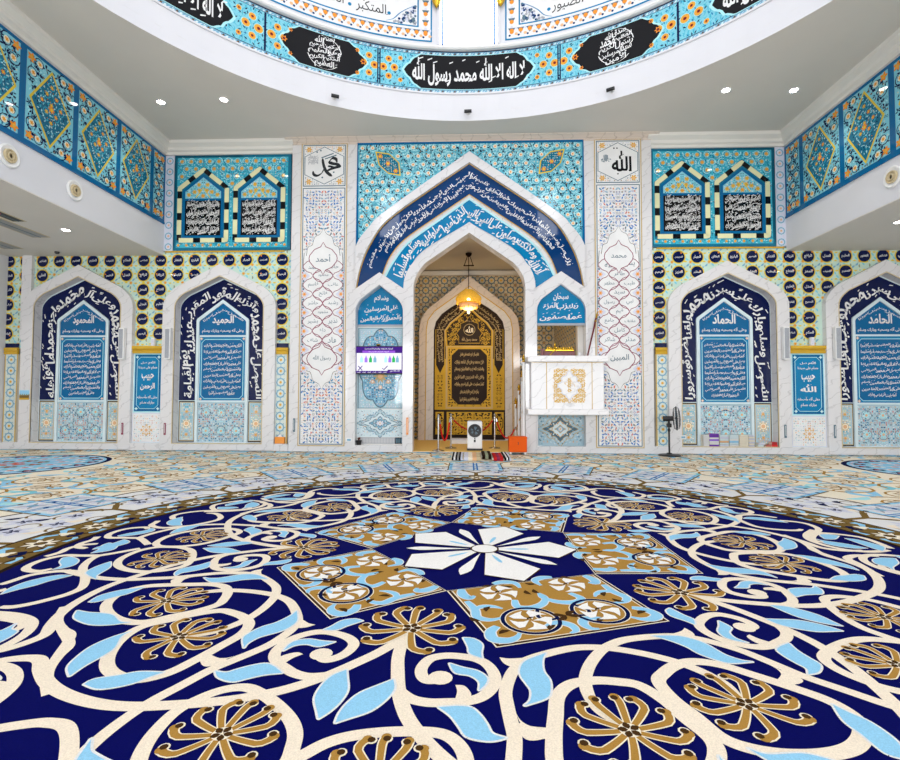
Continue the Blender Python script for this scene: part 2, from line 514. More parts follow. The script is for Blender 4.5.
    def text_path(s, t, path, h, col, lay=4, bold=.02, res=3, marks=0, rev=False):
        """lettering set along a path (given left to right as the letters stand), h high"""
        L = [0]
        for i in range(1, len(path)): L.append(L[-1]+math.hypot(path[i][0]-path[i-1][0], path[i][1]-path[i-1][1]))
        T = L[-1]
        def fn(u, v):
            d = min(max(u, 0), T-1e-6); i = 0
            while L[i+1] < d: i += 1
            q = (d-L[i])/((L[i+1]-L[i]) or 1e-9)
            a, b = path[i], path[i+1]
            # smooth the direction across the corners
            def dirn(j):
                j = max(0, min(len(path)-2, j)); dx, dy = path[j+1][0]-path[j][0], path[j+1][1]-path[j][1]; l = math.hypot(dx, dy) or 1e-9
                return dx/l, dy/l
            d0 = dirn(i); d1 = dirn(i+1) if q > .5 else dirn(i-1)
            m = abs(q-.5)
            dx, dy = d0[0]*(1-m)+d1[0]*m, d0[1]*(1-m)+d1[1]*m; l = math.hypot(dx, dy) or 1e-9
            return a[0]+(b[0]-a[0])*q - dy/l*v, a[1]+(b[1]-a[1])*q + dx/l*v
        s.text(t, 0, T, -h/2, h/2, col, lay, bold, res, marks=marks, fn=fn)
    def build(s, name, mapf, parent=None, origin=None, fin=None):
        cols = []; idx = []
        for c in s.c:
            if c not in cols: cols.append(c)
            idx.append(cols.index(c))
        return mesh_obj(name, [mapf(*p) for p in s.v], s.f, [c if not isinstance(c, str) else mat(c, fin or s.fin) for c in cols], idx, parent, origin)
def wallmap(Y): return lambda u, v, w: (u, Y - w, v)
def floormap(z=0): return lambda u, v, w: (u, v, z + w)
def subdivide_path(pts, step):
    out = [pts[0]]
    for a, b in zip(pts, pts[1:]):
        n = max(1, int(math.hypot(b[0]-a[0], b[1]-a[1])/step))
        out += [(a[0]+(b[0]-a[0])*k/n, a[1]+(b[1]-a[1])*k/n) for k in range(1, n+1)]
    return out
# ================================================================== the hall: floor, walls, ceiling, drum
YF, YT, YN = 13.155, 13.30, 13.42      # face of the marble frames, of the tiled wall, of the niche backs
CZ, GZ, GX = 8.42, 5.33, 8.38          # ceiling, gallery soffit, gallery front
DX, DY, DR = 0.0, 4.88, 7.48           # drum axis and radius
YB = 17.19                             # back wall of the prayer alcove
YR = -9.0                              # rear wall of the hall
def structure(o): return tag(o, kind='structure')

structure(MB().box(-16, 16, YR, 18, -.12, -.012, PLAST).build('floor'))
# ceiling with the round opening of the drum
NR = 96
circ = [(DX+DR*cos(2*PI*k/NR), DY+DR*sin(2*PI*k/NR)) for k in range(NR)]
def ceiling_mesh():
    b = MB()
    outer = rect(-GX-.3, GX+.3, YR, 13.7)
    tri = tessellate_polygon([[Vector((a, c, 0)) for a, c in l] for l in (outer, circ)])
    flat = outer + circ; n = len(flat)
    fs = []
    for t in tri:
        a, q, c = (flat[k] for k in t)
        ar = (q[0]-a[0])*(c[1]-a[1]) - (q[1]-a[1])*(c[0]-a[0])
        fs.append(tuple(reversed(t)) if ar > 0 else tuple(t))
    b.add([(x, y, CZ) for x, y in flat], fs, CEILP)
    b.add([(x, y, CZ+.25) for x, y in flat], [tuple(reversed(f)) for f in fs], CEILP)
    return b
structure(ceiling_mesh().build('ceiling'))

def back_wall():
    b = MB()
    b.prism(rect(-16, 16, -.12, 13), [rect(-2.95, 2.95, -.05, 6.06)], YN+.03, YN+.2, PLAST)
    return b
structure(back_wall().build('wall_back'))
structure(MB().box(-2.95-.2, 2.95+.2, YB, YB+.2, -.1, 6.1, PLAST).build('wall_alcove_back'))
structure(MB().box(-3.15, -2.95, YN+.2, YB, -.1, 6.1, PLAST).build('wall_alcove_left'))
structure(MB().box(2.95, 3.15, YN+.2, YB, -.1, 6.1, PLAST).build('wall_alcove_right'))
structure(MB().box(-2.95, 2.95, YN+.05, YB, 5.85, 6.04, paint('alcove_ceiling_paint', (.62, .56, .46))).build('ceiling_alcove'))
structure(MB().box(-2.95, 2.95, YB-.14, YB-.001, 5.66, 5.80, PLAST).build('trim_1'))
TANF = bpy.data.materials['gold_tile'] if 'gold_tile' in bpy.data.materials else None
HEX['alcove_carpet'] = (.85, .56, .18)
structure(MB().box(-2.95, 2.95, YF+.02, YB, -.011, .006, mat('alcove_carpet', 'carpet')).build('floor_alcove'))

# galleries: box with white front, grey soffit
def gallery(s):
    b = MB()
    x0, x1 = (GX, 16) if s > 0 else (-16, -GX)
    b.box(x0, x1, YR, YT+.1, GZ, CZ+.25, WALLW)
    nm = 'right' if s > 0 else 'left'
    structure(b.build('wall_gallery_'+nm))
    c = MB(); xx = (x0+.004, x1) if s > 0 else (x0, x1-.004)
    c.box(xx[0], xx[1], YR, YT+.1, GZ-.02, GZ-.001, CEILP)
    structure(c.build('ceiling_gallery_'+nm))
for s in (-1, 1): gallery(s)
structure(MB().box(-13.0, -12.78, YR, YT+.1, -.1, GZ-.02, WALLW).build('wall_left'))
structure(MB().box(13.12, 13.3, YR, YT+.1, -.1, GZ-.02, WALLW).build('wall_right'))
# rear wall behind the viewer; its tall windows are added for fill light
WX = (-9.9, -4.3, 0, 4.3, 9.9)
holes = [rect(x-1.0, x+1.0, 1.0, 5.0) for x in WX]
structure(MB().prism(rect(-16, 16, -.12, 13), holes, YR-.3, YR, WALLW).build('wall_rear'))
for k, x in enumerate(WX):
    b = MB()
    b.prism(rect(x-1.0, x+1.0, 1.0, 5.0), [rect(x-.93, x-.03, 1.07, 3.0), rect(x+.03, x+.93, 1.07, 3.0), rect(x-.93, x-.03, 3.1, 4.93), rect(x+.03, x+.93, 3.1, 4.93)], YR-.2, YR-.12, mat('white', 'paint'))
    structure(b.build(f'window_{k+6}'))

# cornices: stepped mouldings where the walls meet the ceiling
def cornice(name, p0, p1, inward, prof, m=PLAST):
    b = MB(); r = []
    for p in (p0, p1):
        r.append([(p[0]+inward[0]*d, p[1]+inward[1]*d, z) for d, z in prof])
    b.loft(r, m)
    structure(b.build(name))
PR = [(0, 8.10), (.05, 8.10), (.06, 8.17), (.12, 8.20), (.13, 8.27), (.24, 8.34), (.25, 8.42), (0, 8.42)]
cornice('trim_2', (-GX, YT), (-4.75, YT), (0, -1), PR)
cornice('trim_3', (4.75, YT), (GX, YT), (0, -1), PR)
cornice('trim_4', (-GX, YR), (-GX, YT), (1, 0), PR)
cornice('trim_5', (GX, YR), (GX, YT), (-1, 0), PR)

# drum: white ring, tile frieze zone, upper wall with windows, dome
Z1, Z2, Z3, Z4, Z5 = CZ, 9.09, 10.24, 13.4, 14.0
def ringpt(th, r, z): return (DX + r*sin(th), DY + r*cos(th), z)
def drum_strip(b, prof, m, t0=0, t1=2*PI, n=120):
    rings = [[ringpt(t0+(t1-t0)*k/n, r, z) for r, z in prof] for k in range(n+1)]
    L = len(prof); vs = [p for q in rings for p in q]
    fs = []
    for k in range(n):
        for j in range(L-1): fs.append((k*L+j, (k+1)*L+j, (k+1)*L+j+1, k*L+j+1))
    return b.add(vs, fs, m)
b = MB(); drum_strip(b, [(DR, Z1-.001), (DR, Z2), (DR-.03, Z2), (DR-.03, Z2+.04), (DR+.05, Z2+.04)], WALLW)
structure(b.build('wall_drum'))
b = MB(); drum_strip(b, [(DR+.05, Z2), (DR+.05, Z3), (DR-.05, Z3), (DR-.08, Z3+.03), (DR-.08, Z3+.07), (DR-.02, Z3+.12), (DR+.04, Z3+.16)], mat('white', 'paint'))
structure(b.build('trim_6'))
WT = .097    # half angle of a drum window
WIN = [2*PI*k/5 for k in range(5)]
b = MB()
for w in WIN:
    drum_strip(b, [(DR+.04, Z3+.1), (DR+.04, Z4)], WALLW, w+WT, w+2*PI/5-WT, 24)
    drum_strip(b, [(DR+.04, Z4-.5), (DR+.04, Z4)], WALLW, w-WT, w+WT, 4)
drum_strip(b, [(DR+.04, Z4), (DR+.0, Z4+.2), (DR*.92, Z4+1.6), (DR*.75, Z4+3.2), (DR*.5, Z4+4.6), (DR*.22, Z4+5.4), (.01, Z4+5.6)], WALLW, n=60)
structure(b.build('wall_drum_upper'))
PANE = emit('daylit_pane', (.93, .96, 1.0), 6.0)
for k, w in enumerate(WIN):
    win = bpy.data.objects.new(f'window_{k+1}', None); COL.objects.link(win); structure(win)
    win.location = ringpt(w, DR, Z3+.14)
    b = MB()
    drum_strip(b, [(DR+.10, Z3+.15), (DR+.10, Z4-.5)], PANE, w-WT, w+WT, 4)
    b.build('pane', win)
    b = MB()
    for q in (-1, 1):
        for rr, a0, a1, m in ((DR+.0, .000, .010, WALLW), (DR-.035, -.013, -.006, mat('royal'))):
            t0, t1 = sorted((w+q*(WT+a0), w+q*(WT+a1)))
            ring = []
            for th in (t0, t1):
                ring.append([ringpt(th, rr, Z3+.15), ringpt(th, rr, Z4-.5), ringpt(th, DR+.1, Z4-.5), ringpt(th, DR+.1, Z3+.15)])
            b.loft(ring, m)
    b.build('window_frame', win)
    b = MB()
    for row in range(4):
        for c in (-.045, 0, .045):
            p = ringpt(w+c, DR+.09, Z3+.72+row*.36)
            b.lathe([(.014, 0), (.014, .006)], p, mat('rose'), 8, 'y') if k == 0 else None
    if k == 0: b.build('pane_dots', win)
    for q in (-1, 1):
        b = MB()
        p = ringpt(w+q*(WT+.012), DR-.06, Z3+1.05)
        b.lathe([(.005, 0), (.05, .05), (.11, .16), (.13, .24), (.10, .3), (.12, .36)], p, mat('gilt', 'metal'), 12)
        b.lathe([(.075, .36), (.075, 2.2)], p, WALLW, 12)
        b.build('column_capital', win)
# ================================================================== ornament fields
def floral(c, poly, sp, scroll, fleck, petal, centre, rim=None, lay=1, avoid=(), fr=.22, seed=1, fl2=None, n=6, dens=1.0):
    rnd = random.Random(seed)
    x0 = min(p[0] for p in poly); x1 = max(p[0] for p in poly); y0 = min(p[1] for p in poly); y1 = max(p[1] for p in poly)
    ok = lambda x, y, m: inside((x, y), poly) and edge_dist((x, y), poly) > m and not any(inside((x, y), a) or edge_dist((x, y), a) < m for a in avoid)
    xm = (x0+x1)/2
    nx = max(1, round((x1-x0)/sp/2)*2); sx = (x1-x0)/nx; ny = max(1, round((y1-y0)/(sp*.86))); sy = (y1-y0)/ny
    for j in range(ny):
        for i in range(-nx//2-1, nx//2+2):
            x = xm + (i + (.5 if j % 2 else 0))*sx; y = y0+(j+.5)*sy
            d = 1 if (i+j) % 2 else -1
            if x < xm: d = -d
            if ok(x, y, sp*.34):
                c.spiral(x, y, sp*.46, scroll, lay, 1.0, PI/2*((i*3+j) % 4), d, sp*.075, .45, 11)
                c.flower(x, y, sp*fr, petal if (not fl2 or (i+j) % 2) else fl2, centre, lay+1, n, rim)
            xx, yy = x+sx*.5, y
            if ok(xx, yy, sp*.12):
                for q in range(int(3*dens)):
                    a = rnd.random()*2*PI
                    c.leaf(xx+sp*.05*cos(a), yy+sp*.05*sin(a), a, sp*.27, sp*.10, fleck if q % 2 == 0 else scroll, lay)
            xx, yy = x+sx*.25, y+sy*.5
            if ok(xx, yy, sp*.12):
                for q in range(int(2*dens)):
                    a = rnd.random()*2*PI
                    c.leaf(xx, yy, a, sp*.25, sp*.09, fleck, lay)
def speckle(c, poly, step, cols, lay=1, avoid=(), sym=None, l=.8, w=.3):
    """small leaves mirrored about the middle line, the stuff of the white and pale blue arabesque tiles"""
    x0 = min(p[0] for p in poly); x1 = max(p[0] for p in poly); y0 = min(p[1] for p in poly); y1 = max(p[1] for p in poly)
    xm = (x0+x1)/2 if sym is None else sym
    ok = lambda x, y: inside((x, y), poly) and edge_dist((x, y), poly) > step*.35 and not any(inside((x, y), a) or edge_dist((x, y), a) < step*.25 for a in avoid)
    rnd = random.Random(int(step*1000)+int(x1*50))
    ny = int((y1-y0)/step); nx = int((x1-xm)/step)+1
    for j in range(ny):
        for i in range(nx):
            dx = (i+.5+rnd.uniform(-.2, .2))*step; y = y0+(j+.5+rnd.uniform(-.2, .2))*step
            a = rnd.random()*2*PI; col = rnd.choice(cols)
            kind = rnd.random()
            for q in (1, -1):
                x = xm+q*dx
                if not ok(x, y): continue
                aa = a if q > 0 else PI-a
                if kind < .62: c.leaf(x-cos(aa)*step*l/2, y-sin(aa)*step*l/2, aa, step*l, step*w, col, lay, .25*q)
                elif kind < .8: c.ring(x, y, step*.3, step*.11, col, lay, 8)
                else: c.flower(x, y, step*.36, col, 'amber', lay, 5)
def ring_tile(c, x0, x1, y0, y1, n, base='ivory', ringc='steelblue', cen='orange', lay=1, rows=None, dot='cyan', r=None):
    """columns of dotted rings with little stars between"""
    c.rect(x0, x1, y0, y1, base, 0)
    sp = (x1-x0)/n; m = rows or max(1, round((y1-y0)/sp)); sy = (y1-y0)/m
    for j in range(m):
        for i in range(n):
            x = x0+(i+.5)*sp; y = y0+(j+.5)*sy; q = r or min(sp, sy)*.34
            c.ring(x, y, q, q*.34, ringc, lay, 12)
            for k in range(8): c.disc(x+q*1.30*cos(PI/4*k), y+q*1.30*sin(PI/4*k), q*.15, dot, lay, 5)
            c.disc(x, y, q*.36, cen, lay+1, 8)
            for a, b in ((.5, .5), (-.5, .5), (.5, -.5), (-.5, -.5)):
                xx, yy = x+a*sp*.9, y+b*sy*.9
                if x0+q*.3 < xx < x1-q*.3: c.flower(xx, yy, q*.36, dot, cen, lay, 4)
def diamond_tile(c, x0, x1, y0, y1, base, cols, lay=1, line='slate', med=True):
    """a carpet-like tile: nested lozenges filled with small leaves, mirrored both ways"""
    c.rect(x0, x1, y0, y1, base, 0)
    xm, ym = (x0+x1)/2, (y0+y1)/2; a, b = (x1-x0)/2, (y1-y0)/2
    for k, f in enumerate((.96, .72, .46, .22)):
        pts = []
        for q in range(48):
            t = 2*PI*q/48; rr = 1/(abs(cos(t))+abs(sin(t)))*(1+.08*cos(8*t))
            pts.append((xm+a*f*rr*cos(t), ym+b*f*rr*sin(t)))
        c.poly(pts, cols[k % len(cols)], lay+k); c.outline(pts, a*.03, line, lay+k)
    st = min(a, b)*.15
    rnd = random.Random(5)
    for j in range(int(b/st)):
        for i in range(int(a/st)):
            dx, dy = (i+.5)*st, (j+.5)*st; t = rnd.random()*2*PI; col = rnd.choice(cols+[line, 'white', 'peach'])
            for sx in (1, -1):
                for sy in (1, -1):
                    c.leaf(xm+sx*dx, ym+sy*dy, math.atan2(sy*sin(t), sx*cos(t)), st*.85, st*.35, col, lay+5, 0)
    if med:
        c.flower(xm, ym, min(a, b)*.16, 'white', 'peach', lay+6, 8)

# ================================================================== texts as they stand on the tiles
TX = {
 'salli': 'اللهم صل على محمد', 'ring': 'لا اله الا الله محمد رسول الله',
 'n1': 'اللهم صل على محمد وعلى آل محمد واجز محمدا ما هو أهله',
 'n2': 'اللهم صل على محمد وأنزله المقعد المقرب عندك يوم القيامة',
 'n3': 'اللهم صل وسلم وبارك على سيدنا محمد ولقنا نضرة وسرورا',
 'n4': 'اللهم صل وسلم وبارك على سيدنا محمد وهب لنا قلبا شكورا',
 'ayah': 'إن الله وملائكته يصلون على النبي يا أيها الذين آمنوا صلوا عليه وسلموا تسليما',
 'ta': 'اللهم صل وسلم على سيدنا', 'tb': 'وعلى آله وصحبه وبارك وسلم',
}
LINES = ['اللهم صل على محمد النبي الأمي', 'وعلى آله وأصحابه وسلم تسليما', 'كما صليت على ابراهيم وبارك', 'على محمد وعلى آل محمد وبارك', 'انك حميد مجيد اللهم بارك',
         'وصل على جميع الأنبياء والمرسلين', 'والحمد لله رب العالمين وسلم', 'صلاة دائمة مقبولة تؤدي بها', 'عنا حقه العظيم وسلم كثيرا', 'وعلى آله الطيبين الطاهرين']
NAMES = 'الرحمن الرحيم الملك القدوس السلام المؤمن المهيمن العزيز الجبار المتكبر الخالق البارئ المصور الغفار القهار الوهاب الرزاق الفتاح العليم القابض الباسط الخافض الرافع المعز المذل السميع البصير الحكم العدل اللطيف الخبير الحليم العظيم الغفور الشكور العلي الكبير الحفيظ المقيت الحسيب الجليل الكريم الرقيب المجيب الواسع الحكيم الودود المجيد الباعث الشهيد الحق الوكيل القوي المتين الولي الحميد المحصي المبدئ المعيد'.split()

# ================================================================== blind arches of the side walls
GOLDT = mat('gilt', 'metal')
EDGE = mat('beige', 'tile')
LBLUE = mat('pale', 'tile')
def gab(xc, hw, z0, zs, za): return [(xc-hw, z0), (xc+hw, z0), (xc+hw, zs-.03), (xc+hw-.02, zs+.02), (xc, za), (xc-hw+.02, zs+.02), (xc-hw, zs-.03)]
def niche(xc, label, title, around, seed, stacks=False):
    t = thing('arched_niche', label, 'niche', (xc, YF, .0), 'marble blind arches along the wall')
    out = arch(xc, 1.55, 0.0, 3.86, 5.03, 6); inn = arch(xc, 1.21, .19, 3.84, 4.69, 6)
    MB().prism(out, [inn], YF, YN+.02, MARBLE).build('marble_frame', t)
    b = MB(); b.prism(arch(xc, 1.235, .165, 3.85, 4.72, 6), [inn], YF-.006, YF+.02, EDGE)
    b.build('inner_edge', t)
    # back of the niche
    MB().prism(arch(xc, 1.215, .18, 3.85, 4.70, 6), [], YN-.01, YN+.02, LBLUE).build('backing', t)
    # writing band
    o = arch(xc, 1.20, 1.33, 3.83, 4.66, 6); i = gab(xc, .73, 1.33, 3.55, 4.10)
    c = Cv()
    band = [(xc-1.19, 1.33), (xc-.74, 1.33)] + list(reversed(i[2:]))[0:0]
    right = i[2:]         # from right spring over the apex to the left spring
    c.poly([o[0]] + list(reversed(o[2:]))[:] + [o[1], (xc+.74, 1.33)] + right + [(xc-.74, 1.33)], 'navy', 0)
    # path read from the right foot over the apex to the left foot; letters stand with their tops outwards
    def mid(f):
        oo = o[2:]; ii = i[2:]
        R = [(xc+1.20, 1.38)] + oo + [(xc-1.20, 1.38)]; Q = [(xc+.73, 1.38)] + ii + [(xc-.73, 1.38)]
        R = subdivide_path(R, .1); Q = subdivide_path(Q, .1)
        out = []
        for k in range(41):
            a = R[int(k/40*(len(R)-1))]; q = Q[int(k/40*(len(Q)-1))]
            out.append(((a[0]*(1-f)+q[0]*f), (a[1]*(1-f)+q[1]*f)))
        return out
    path = list(reversed(mid(.52)))     # left to right along the band
    c.text_path(TX[around], path, .40, 'white', 3, .024, 3, marks=1.3)
    c.build('calligraphy_band', wallmap(YN-.012), t)
    # raised inner frame
    MB().prism(gab(xc, .73, .19, 3.55, 4.10), [gab(xc, .655, 1.32, 3.50, 4.0), rect(xc-.655, xc+.655, .2, 1.28)], YN-.05, YN-.0105, LBLUE).build('inner_frame', t)
    c = Cv()
    tp = gab(xc, .65, 3.12, 3.50, 3.99)
    c.poly(tp, 'blue', 0)
    c.text(title, xc-.30, xc+.30, 3.40, 3.66, 'white', 2, .03, 3, marks=1.2)
    c.text_path(TX['ta'], [(xc-.55, 3.50), (xc-.3, 3.68), (xc, 3.80), (xc+.3, 3.68), (xc+.55, 3.50)], .10, 'white', 2, .02, 2, marks=1)
    c.text(TX['tb'], xc-.58, xc+.58, 3.17, 3.30, 'white', 2, .02, 2)
    c.build('title_panel', wallmap(YN-.025), t)
    c = Cv()
    c.rect(xc-.65, xc+.65, 1.30, 3.10, 'pale', 0)
    c.rect(xc-.63, xc+.63, 1.33, 3.07, 'midblue', 1)
    q = .09
    c.poly([(xc-.58+q, 1.38), (xc+.58-q, 1.38), (xc+.58, 1.38+q), (xc+.58, 3.0-q), (xc+.58-q, 3.0), (xc-.58+q, 3.0), (xc-.58, 3.0-q), (xc-.58, 1.38+q)], 'blue', 2)
    c.outline([(xc-.58+q, 1.38), (xc+.58-q, 1.38), (xc+.58, 1.38+q), (xc+.58, 3.0-q), (xc+.58-q, 3.0), (xc-.58+q, 3.0), (xc-.58, 3.0-q), (xc-.58, 1.38+q)], .018, 'ltcyan', 3)
    for sx in (-1, 1):
        for zz in (1.37, 3.02): c.flower(xc+sx*.59, zz, .045, 'peach', 'white', 3, 4)
    rows = 10 if seed % 2 else 9
    for k in range(rows):
        z = 2.90-(k+.5)*1.46/rows
        w = .52 if k < rows-1 else .36
        c.text(LINES[(k*3+seed*2) % len(LINES)], xc-w, xc+w, z-.062, z+.070, 'white', 4, .018, 1, marks=.5)
    c.build('text_panel', wallmap(YN-.02), t)
    # dado tiles
    c = Cv()
    c.rect(xc-.65, xc+.65, .2, 1.29, 'dadoblue', 0)
    speckle(c, rect(xc-.65, xc+.65, .2, 1.29), .058, ['midblue', 'white', 'peach', 'dkblue', 'ltcyan', 'rose', 'pale', 'slate'], 1, l=1.1, w=.46)
    for sx in (-1, 0, 1):
        for zz in (.5, 1.0): c.flower(xc+sx*.42, zz, .10, 'ltcyan', 'peach', 3, 8); c.ring(xc+sx*.42, zz, .13, .010, 'slate', 3, 16)
    c.build('tile_dado', wallmap(YN-.02), t)
    for sx in (-1, 1):
        x0, x1 = sorted((xc+sx*.76, xc+sx*1.17))
        c = Cv()
        c.rect(x0-.02, x1+.02, .2, 1.31, 'dkbrown', 0); c.rect(x0, x1, .23, 1.28, 'beige', 1)
        c.rect(x0+.02, x1-.02, .25, 1.26, 'dadoblue', 2)
        speckle(c, rect(x0+.02, x1-.02, .25, 1.26), .05, ['aqua', 'cyan', 'peach', 'ivory', 'ivory', 'tan', 'paleyellow'], 3, l=1.15, w=.5)
        xm = (x0+x1)/2
        c.flower(xm, .70, .15, 'ivory', 'peach', 6, 8); c.ring(xm, .70, .09, .015, 'tan', 9, 14)
        for zz in (.40, 1.02): c.flower(xm, zz, .06, 'peach', 'amber', 6, 6)
        c.build('side_tile', wallmap(YN-.015), t)
    return t
N2, N1 = 6.72, 10.66
niche(-N1, 'pointed marble blind arch farthest left, with navy writing band and blue text panel', 'المحمود', 'n1', 1)
niche(-N2, 'pointed marble blind arch left of the tall portal, navy band framing a blue text panel', 'الحميد', 'n2', 2)
niche(N2+.06, 'pointed marble blind arch with book stacks on its sill, behind the black fan', 'الحماد', 'n3', 3)
niche(N1+.14, 'pointed marble blind arch at the right edge, navy band around a pale glared panel', 'الحامد', 'n4', 4)

# ================================================================== tiled wall with navy name discs
def disc_wall(s, name, label):
    t = thing(name, label, 'tiled wall', (s*8, YT, 0))
    c = Cv()
    xa, xb = 4.80, 12.95
    cs = [-N2, -N1] if s < 0 else [N2+.06, N1+.14]
    arches = [arch(q, 1.53, 0, 3.86, 5.01, 5) for q in cs]
    pts = [(s*xa, 2.74)]
    for q in cs:
        n_ = arch(q, 1.40, 2.74, 3.85, 4.88, 6)
        ring_ = [n_[1]] + n_[2:] + [n_[0]]
        pts += ring_ if s < 0 else list(reversed(ring_))
    pts += [(s*xb, 2.74), (s*xb, 5.44), (s*xa, 5.44)]
    MB().prism(pts, [], YT+.002, YN, PLAST).build('panel_body', t)
    c.poly(pts, 'palegreen', 0)
    sp = .242
    nx = int((xb-xa)/sp)
    for i in range(nx+1):
        for j in range(11):
            x = s*(xa+.12+i*sp); z = 2.86+j*sp
            if any(inside((x, z), a) for a in arches): continue
            if (i+j) % 2:
                c.flower(x, z, .055, 'amber', 'orange', 2, 6)
                for k in range(4): c.leaf(x+.055*cos(PI/4+PI/2*k), z+.055*sin(PI/4+PI/2*k), PI/4+PI/2*k, .115, .05, 'aqua' if k % 2 else 'steelblue', 1, .3)
            else:
                c.flower(x, z, .07, 'paleyellow', 'aqua', 1, 8)
                for k in range(4): c.leaf(x+.06*cos(PI/2*k), z+.06*sin(PI/2*k), PI/2*k, .10, .045, 'dullgreen' if k % 2 else 'yellow', 1, .3)
    c.build('lattice_tiles', wallmap(YT), t)
    # discs
    c = Cv(); n = 0
    spots = []
    zs = [5.17-.405*k for k in range(6)]
    x = 5.05
    cols_x = [5.06] + [5.58+.478*k for k in range(16)]
    for cx_ in cols_x:
        for z in zs:
            X = s*cx_
            if any(inside((X, z), a) or edge_dist((X, z), a) < .10 for a in arches) and not z > 5.0: continue
            if z > 5.0 and any(inside((X, z-.05), a) for a in arches): continue
            spots.append((X, z))
    for X, z in spots:
        c.disc(X, z, .186, 'yellow', 3, 22); c.disc(X, z, .156, 'navy', 4, 22)
        c.text(NAMES[n % len(NAMES)], X-.10, X+.10, z-.055, z+.06, 'white', 5, .02, 1, fit=False); n += 1
    c.build('name_discs', wallmap(YT), t)
    return t
disc_wall(-1, 'tiled_wall_panel', 'yellow green tiled wall with rows of navy name discs, left of the portal')
disc_wall(1, 'tiled_wall_panel', 'yellow green tiled wall with rows of navy name discs, right of the portal')

# strips with a gold ledge and ring tiles
def pilaster(x0, x1, label):
    t = thing('tile_pilaster', label, 'tile strip', ((x0+x1)/2, YT, .16), 'ring tile strips between the arches')
    c = Cv(); ring_tile(c, x0, x1, .16, 2.58, 1, 'stripcream', 'steelblue', 'amber', rows=8, dot='steelblue')
    for xx in (x0, x1): c.rect(xx-.012, xx+.012, .16, 2.58, 'gilt', 1)
    c.build('ring_tiles', wallmap(YT-.03), t)
    MB().box(x0, x1, YT-.03, YN, .14, 2.58, mat('ivory')).build('strip_body', t)
    b = MB(); b.loft([[(x0-.02, YT+d, z) for d, z in ((0, 2.58), (-.06, 2.58), (-.07, 2.64), (-.05, 2.66), (-.08, 2.70), (-.07, 2.76), (0, 2.76))],
                      [(x1+.02, YT+d, z) for d, z in ((0, 2.58), (-.06, 2.58), (-.07, 2.64), (-.05, 2.66), (-.08, 2.70), (-.07, 2.76), (0, 2.76))]], mat('gilt'))
    b.build('gold_ledge', t)
    MB().box(x0-.02, x1+.02, YT-.03, YT, 2.76, 2.88, mat('navy')).build('navy_band', t)
    return t
pilaster(-12.74, -12.40, 'gold-ledged strip of ring tiles at the far left wall end')
pilaster(-5.22, -4.87, 'gold-ledged strip of ring tiles touching the portal on its left')
pilaster(4.95, 5.26, 'gold-ledged strip of ring tiles behind the black pedestal fan')
# marble upright and plinth along the wall foot
t = MB(); t.box(-12.30, -12.02, YF+.05, YN+.02, 3.0, GZ-.02, MARBLE); structure(t.build('trim_7'))
for k, (a, b_) in enumerate(((-12.74, -N1-1.55), (-N1+1.55, -N2-1.55), (-N2+1.55, -4.79), (4.79, N2+.06-1.55), (N2+.06+1.55, N1+.14-1.55), (N1+.14+1.55, 13.0))):
    structure(MB().box(a, b_, YF+.02, YN+.02, -.012, .18, MARBLE).build(f'trim_{8+k}'))

# blue plaques between the arches
def plaque(x0, x1, label, word):
    xm = (x0+x1)/2
    t = thing('wall_plaque', label, 'plaque', (xm, YT, .18), 'blue plaques between the arches')
    MB().box(x0, x1, YT-.06, YN, .18, 2.62, mat('pale')).build('plaque_body', t)
    c = Cv()
    c.rect(x0+.03, x1-.03, 1.0, 2.60, 'ltcyan', 0); c.rect(x0+.05, x1-.05, 1.03, 2.57, 'blue', 1)
    q = .1; P = [(x0+.11+q, 1.1), (x1-.11-q, 1.1), (x1-.11, 1.1+q), (x1-.11, 2.5-q), (x1-.11-q, 2.5), (x0+.11+q, 2.5), (x0+.11, 2.5-q), (x0+.11, 1.1+q)]
    c.poly(P, 'midblue', 2); c.outline(P, .014, 'ltcyan', 3)
    for sx in (x0+.11, x1-.11):
        for zz in (1.1, 2.5): c.flower(sx, zz, .05, 'ltcyan', 'white', 3, 4)
    c.text('اللهم صل', xm-.20, xm+.20, 2.30, 2.40, 'white', 4, .02, 1)
    c.text('وسلم على سيدنا', xm-.26, xm+.26, 2.16, 2.26, 'white', 4, .02, 1)
    c.text('حبيب', xm-.17, xm+.17, 1.86, 2.05, 'white', 4, .03, 2)
    c.text(word, xm-.2, xm+.2, 1.60, 1.80, 'white', 4, .03, 2, marks=1)
    c.text('وعلى آله وأصحابه', xm-.28, xm+.28, 1.36, 1.47, 'white', 4, .02, 1)
    c.text('وبارك وسلم', xm-.2, xm+.2, 1.20, 1.31, 'white', 4, .02, 1)
    c.build('text_panel', wallmap(YT-.062), t)
    c = Cv()
    c.rect(x0, x1, .19, .98, 'lav', 0); c.rect(x0+.02, x1-.02, .21, .96, 'white', 1)
    speckle(c, rect(x0+.02, x1-.02, .21, .96), .06, ['pale', 'peach', 'ltcyan', 'steelblue', 'rose', 'lav', 'lav'], 2)
    c.flower(xm, .52, .17, 'amber', 'white', 4, 8); c.flower(xm, .52, .13, 'white', 'peach', 6, 8)
    c.build('floral_tile', wallmap(YT-.062), t)
    b = MB(); pr = ((.02, 2.60), (-.08, 2.60), (-.10, 2.66), (-.07, 2.69), (-.12, 2.73), (-.11, 2.80), (.02, 2.80))
    b.loft([[(x0-.03, YT-.02+d, z) for d, z in pr], [(x1+.03, YT-.02+d, z) for d, z in pr]], mat('gilt'))
    b.build('gold_cornice', t)
plaque(-9.10, -8.28, 'gold-topped blue wall plaque between the two left arches', 'الرحمن')
plaque(8.38, 9.25, 'gold-topped blue wall plaque between the two right arches', 'الله')

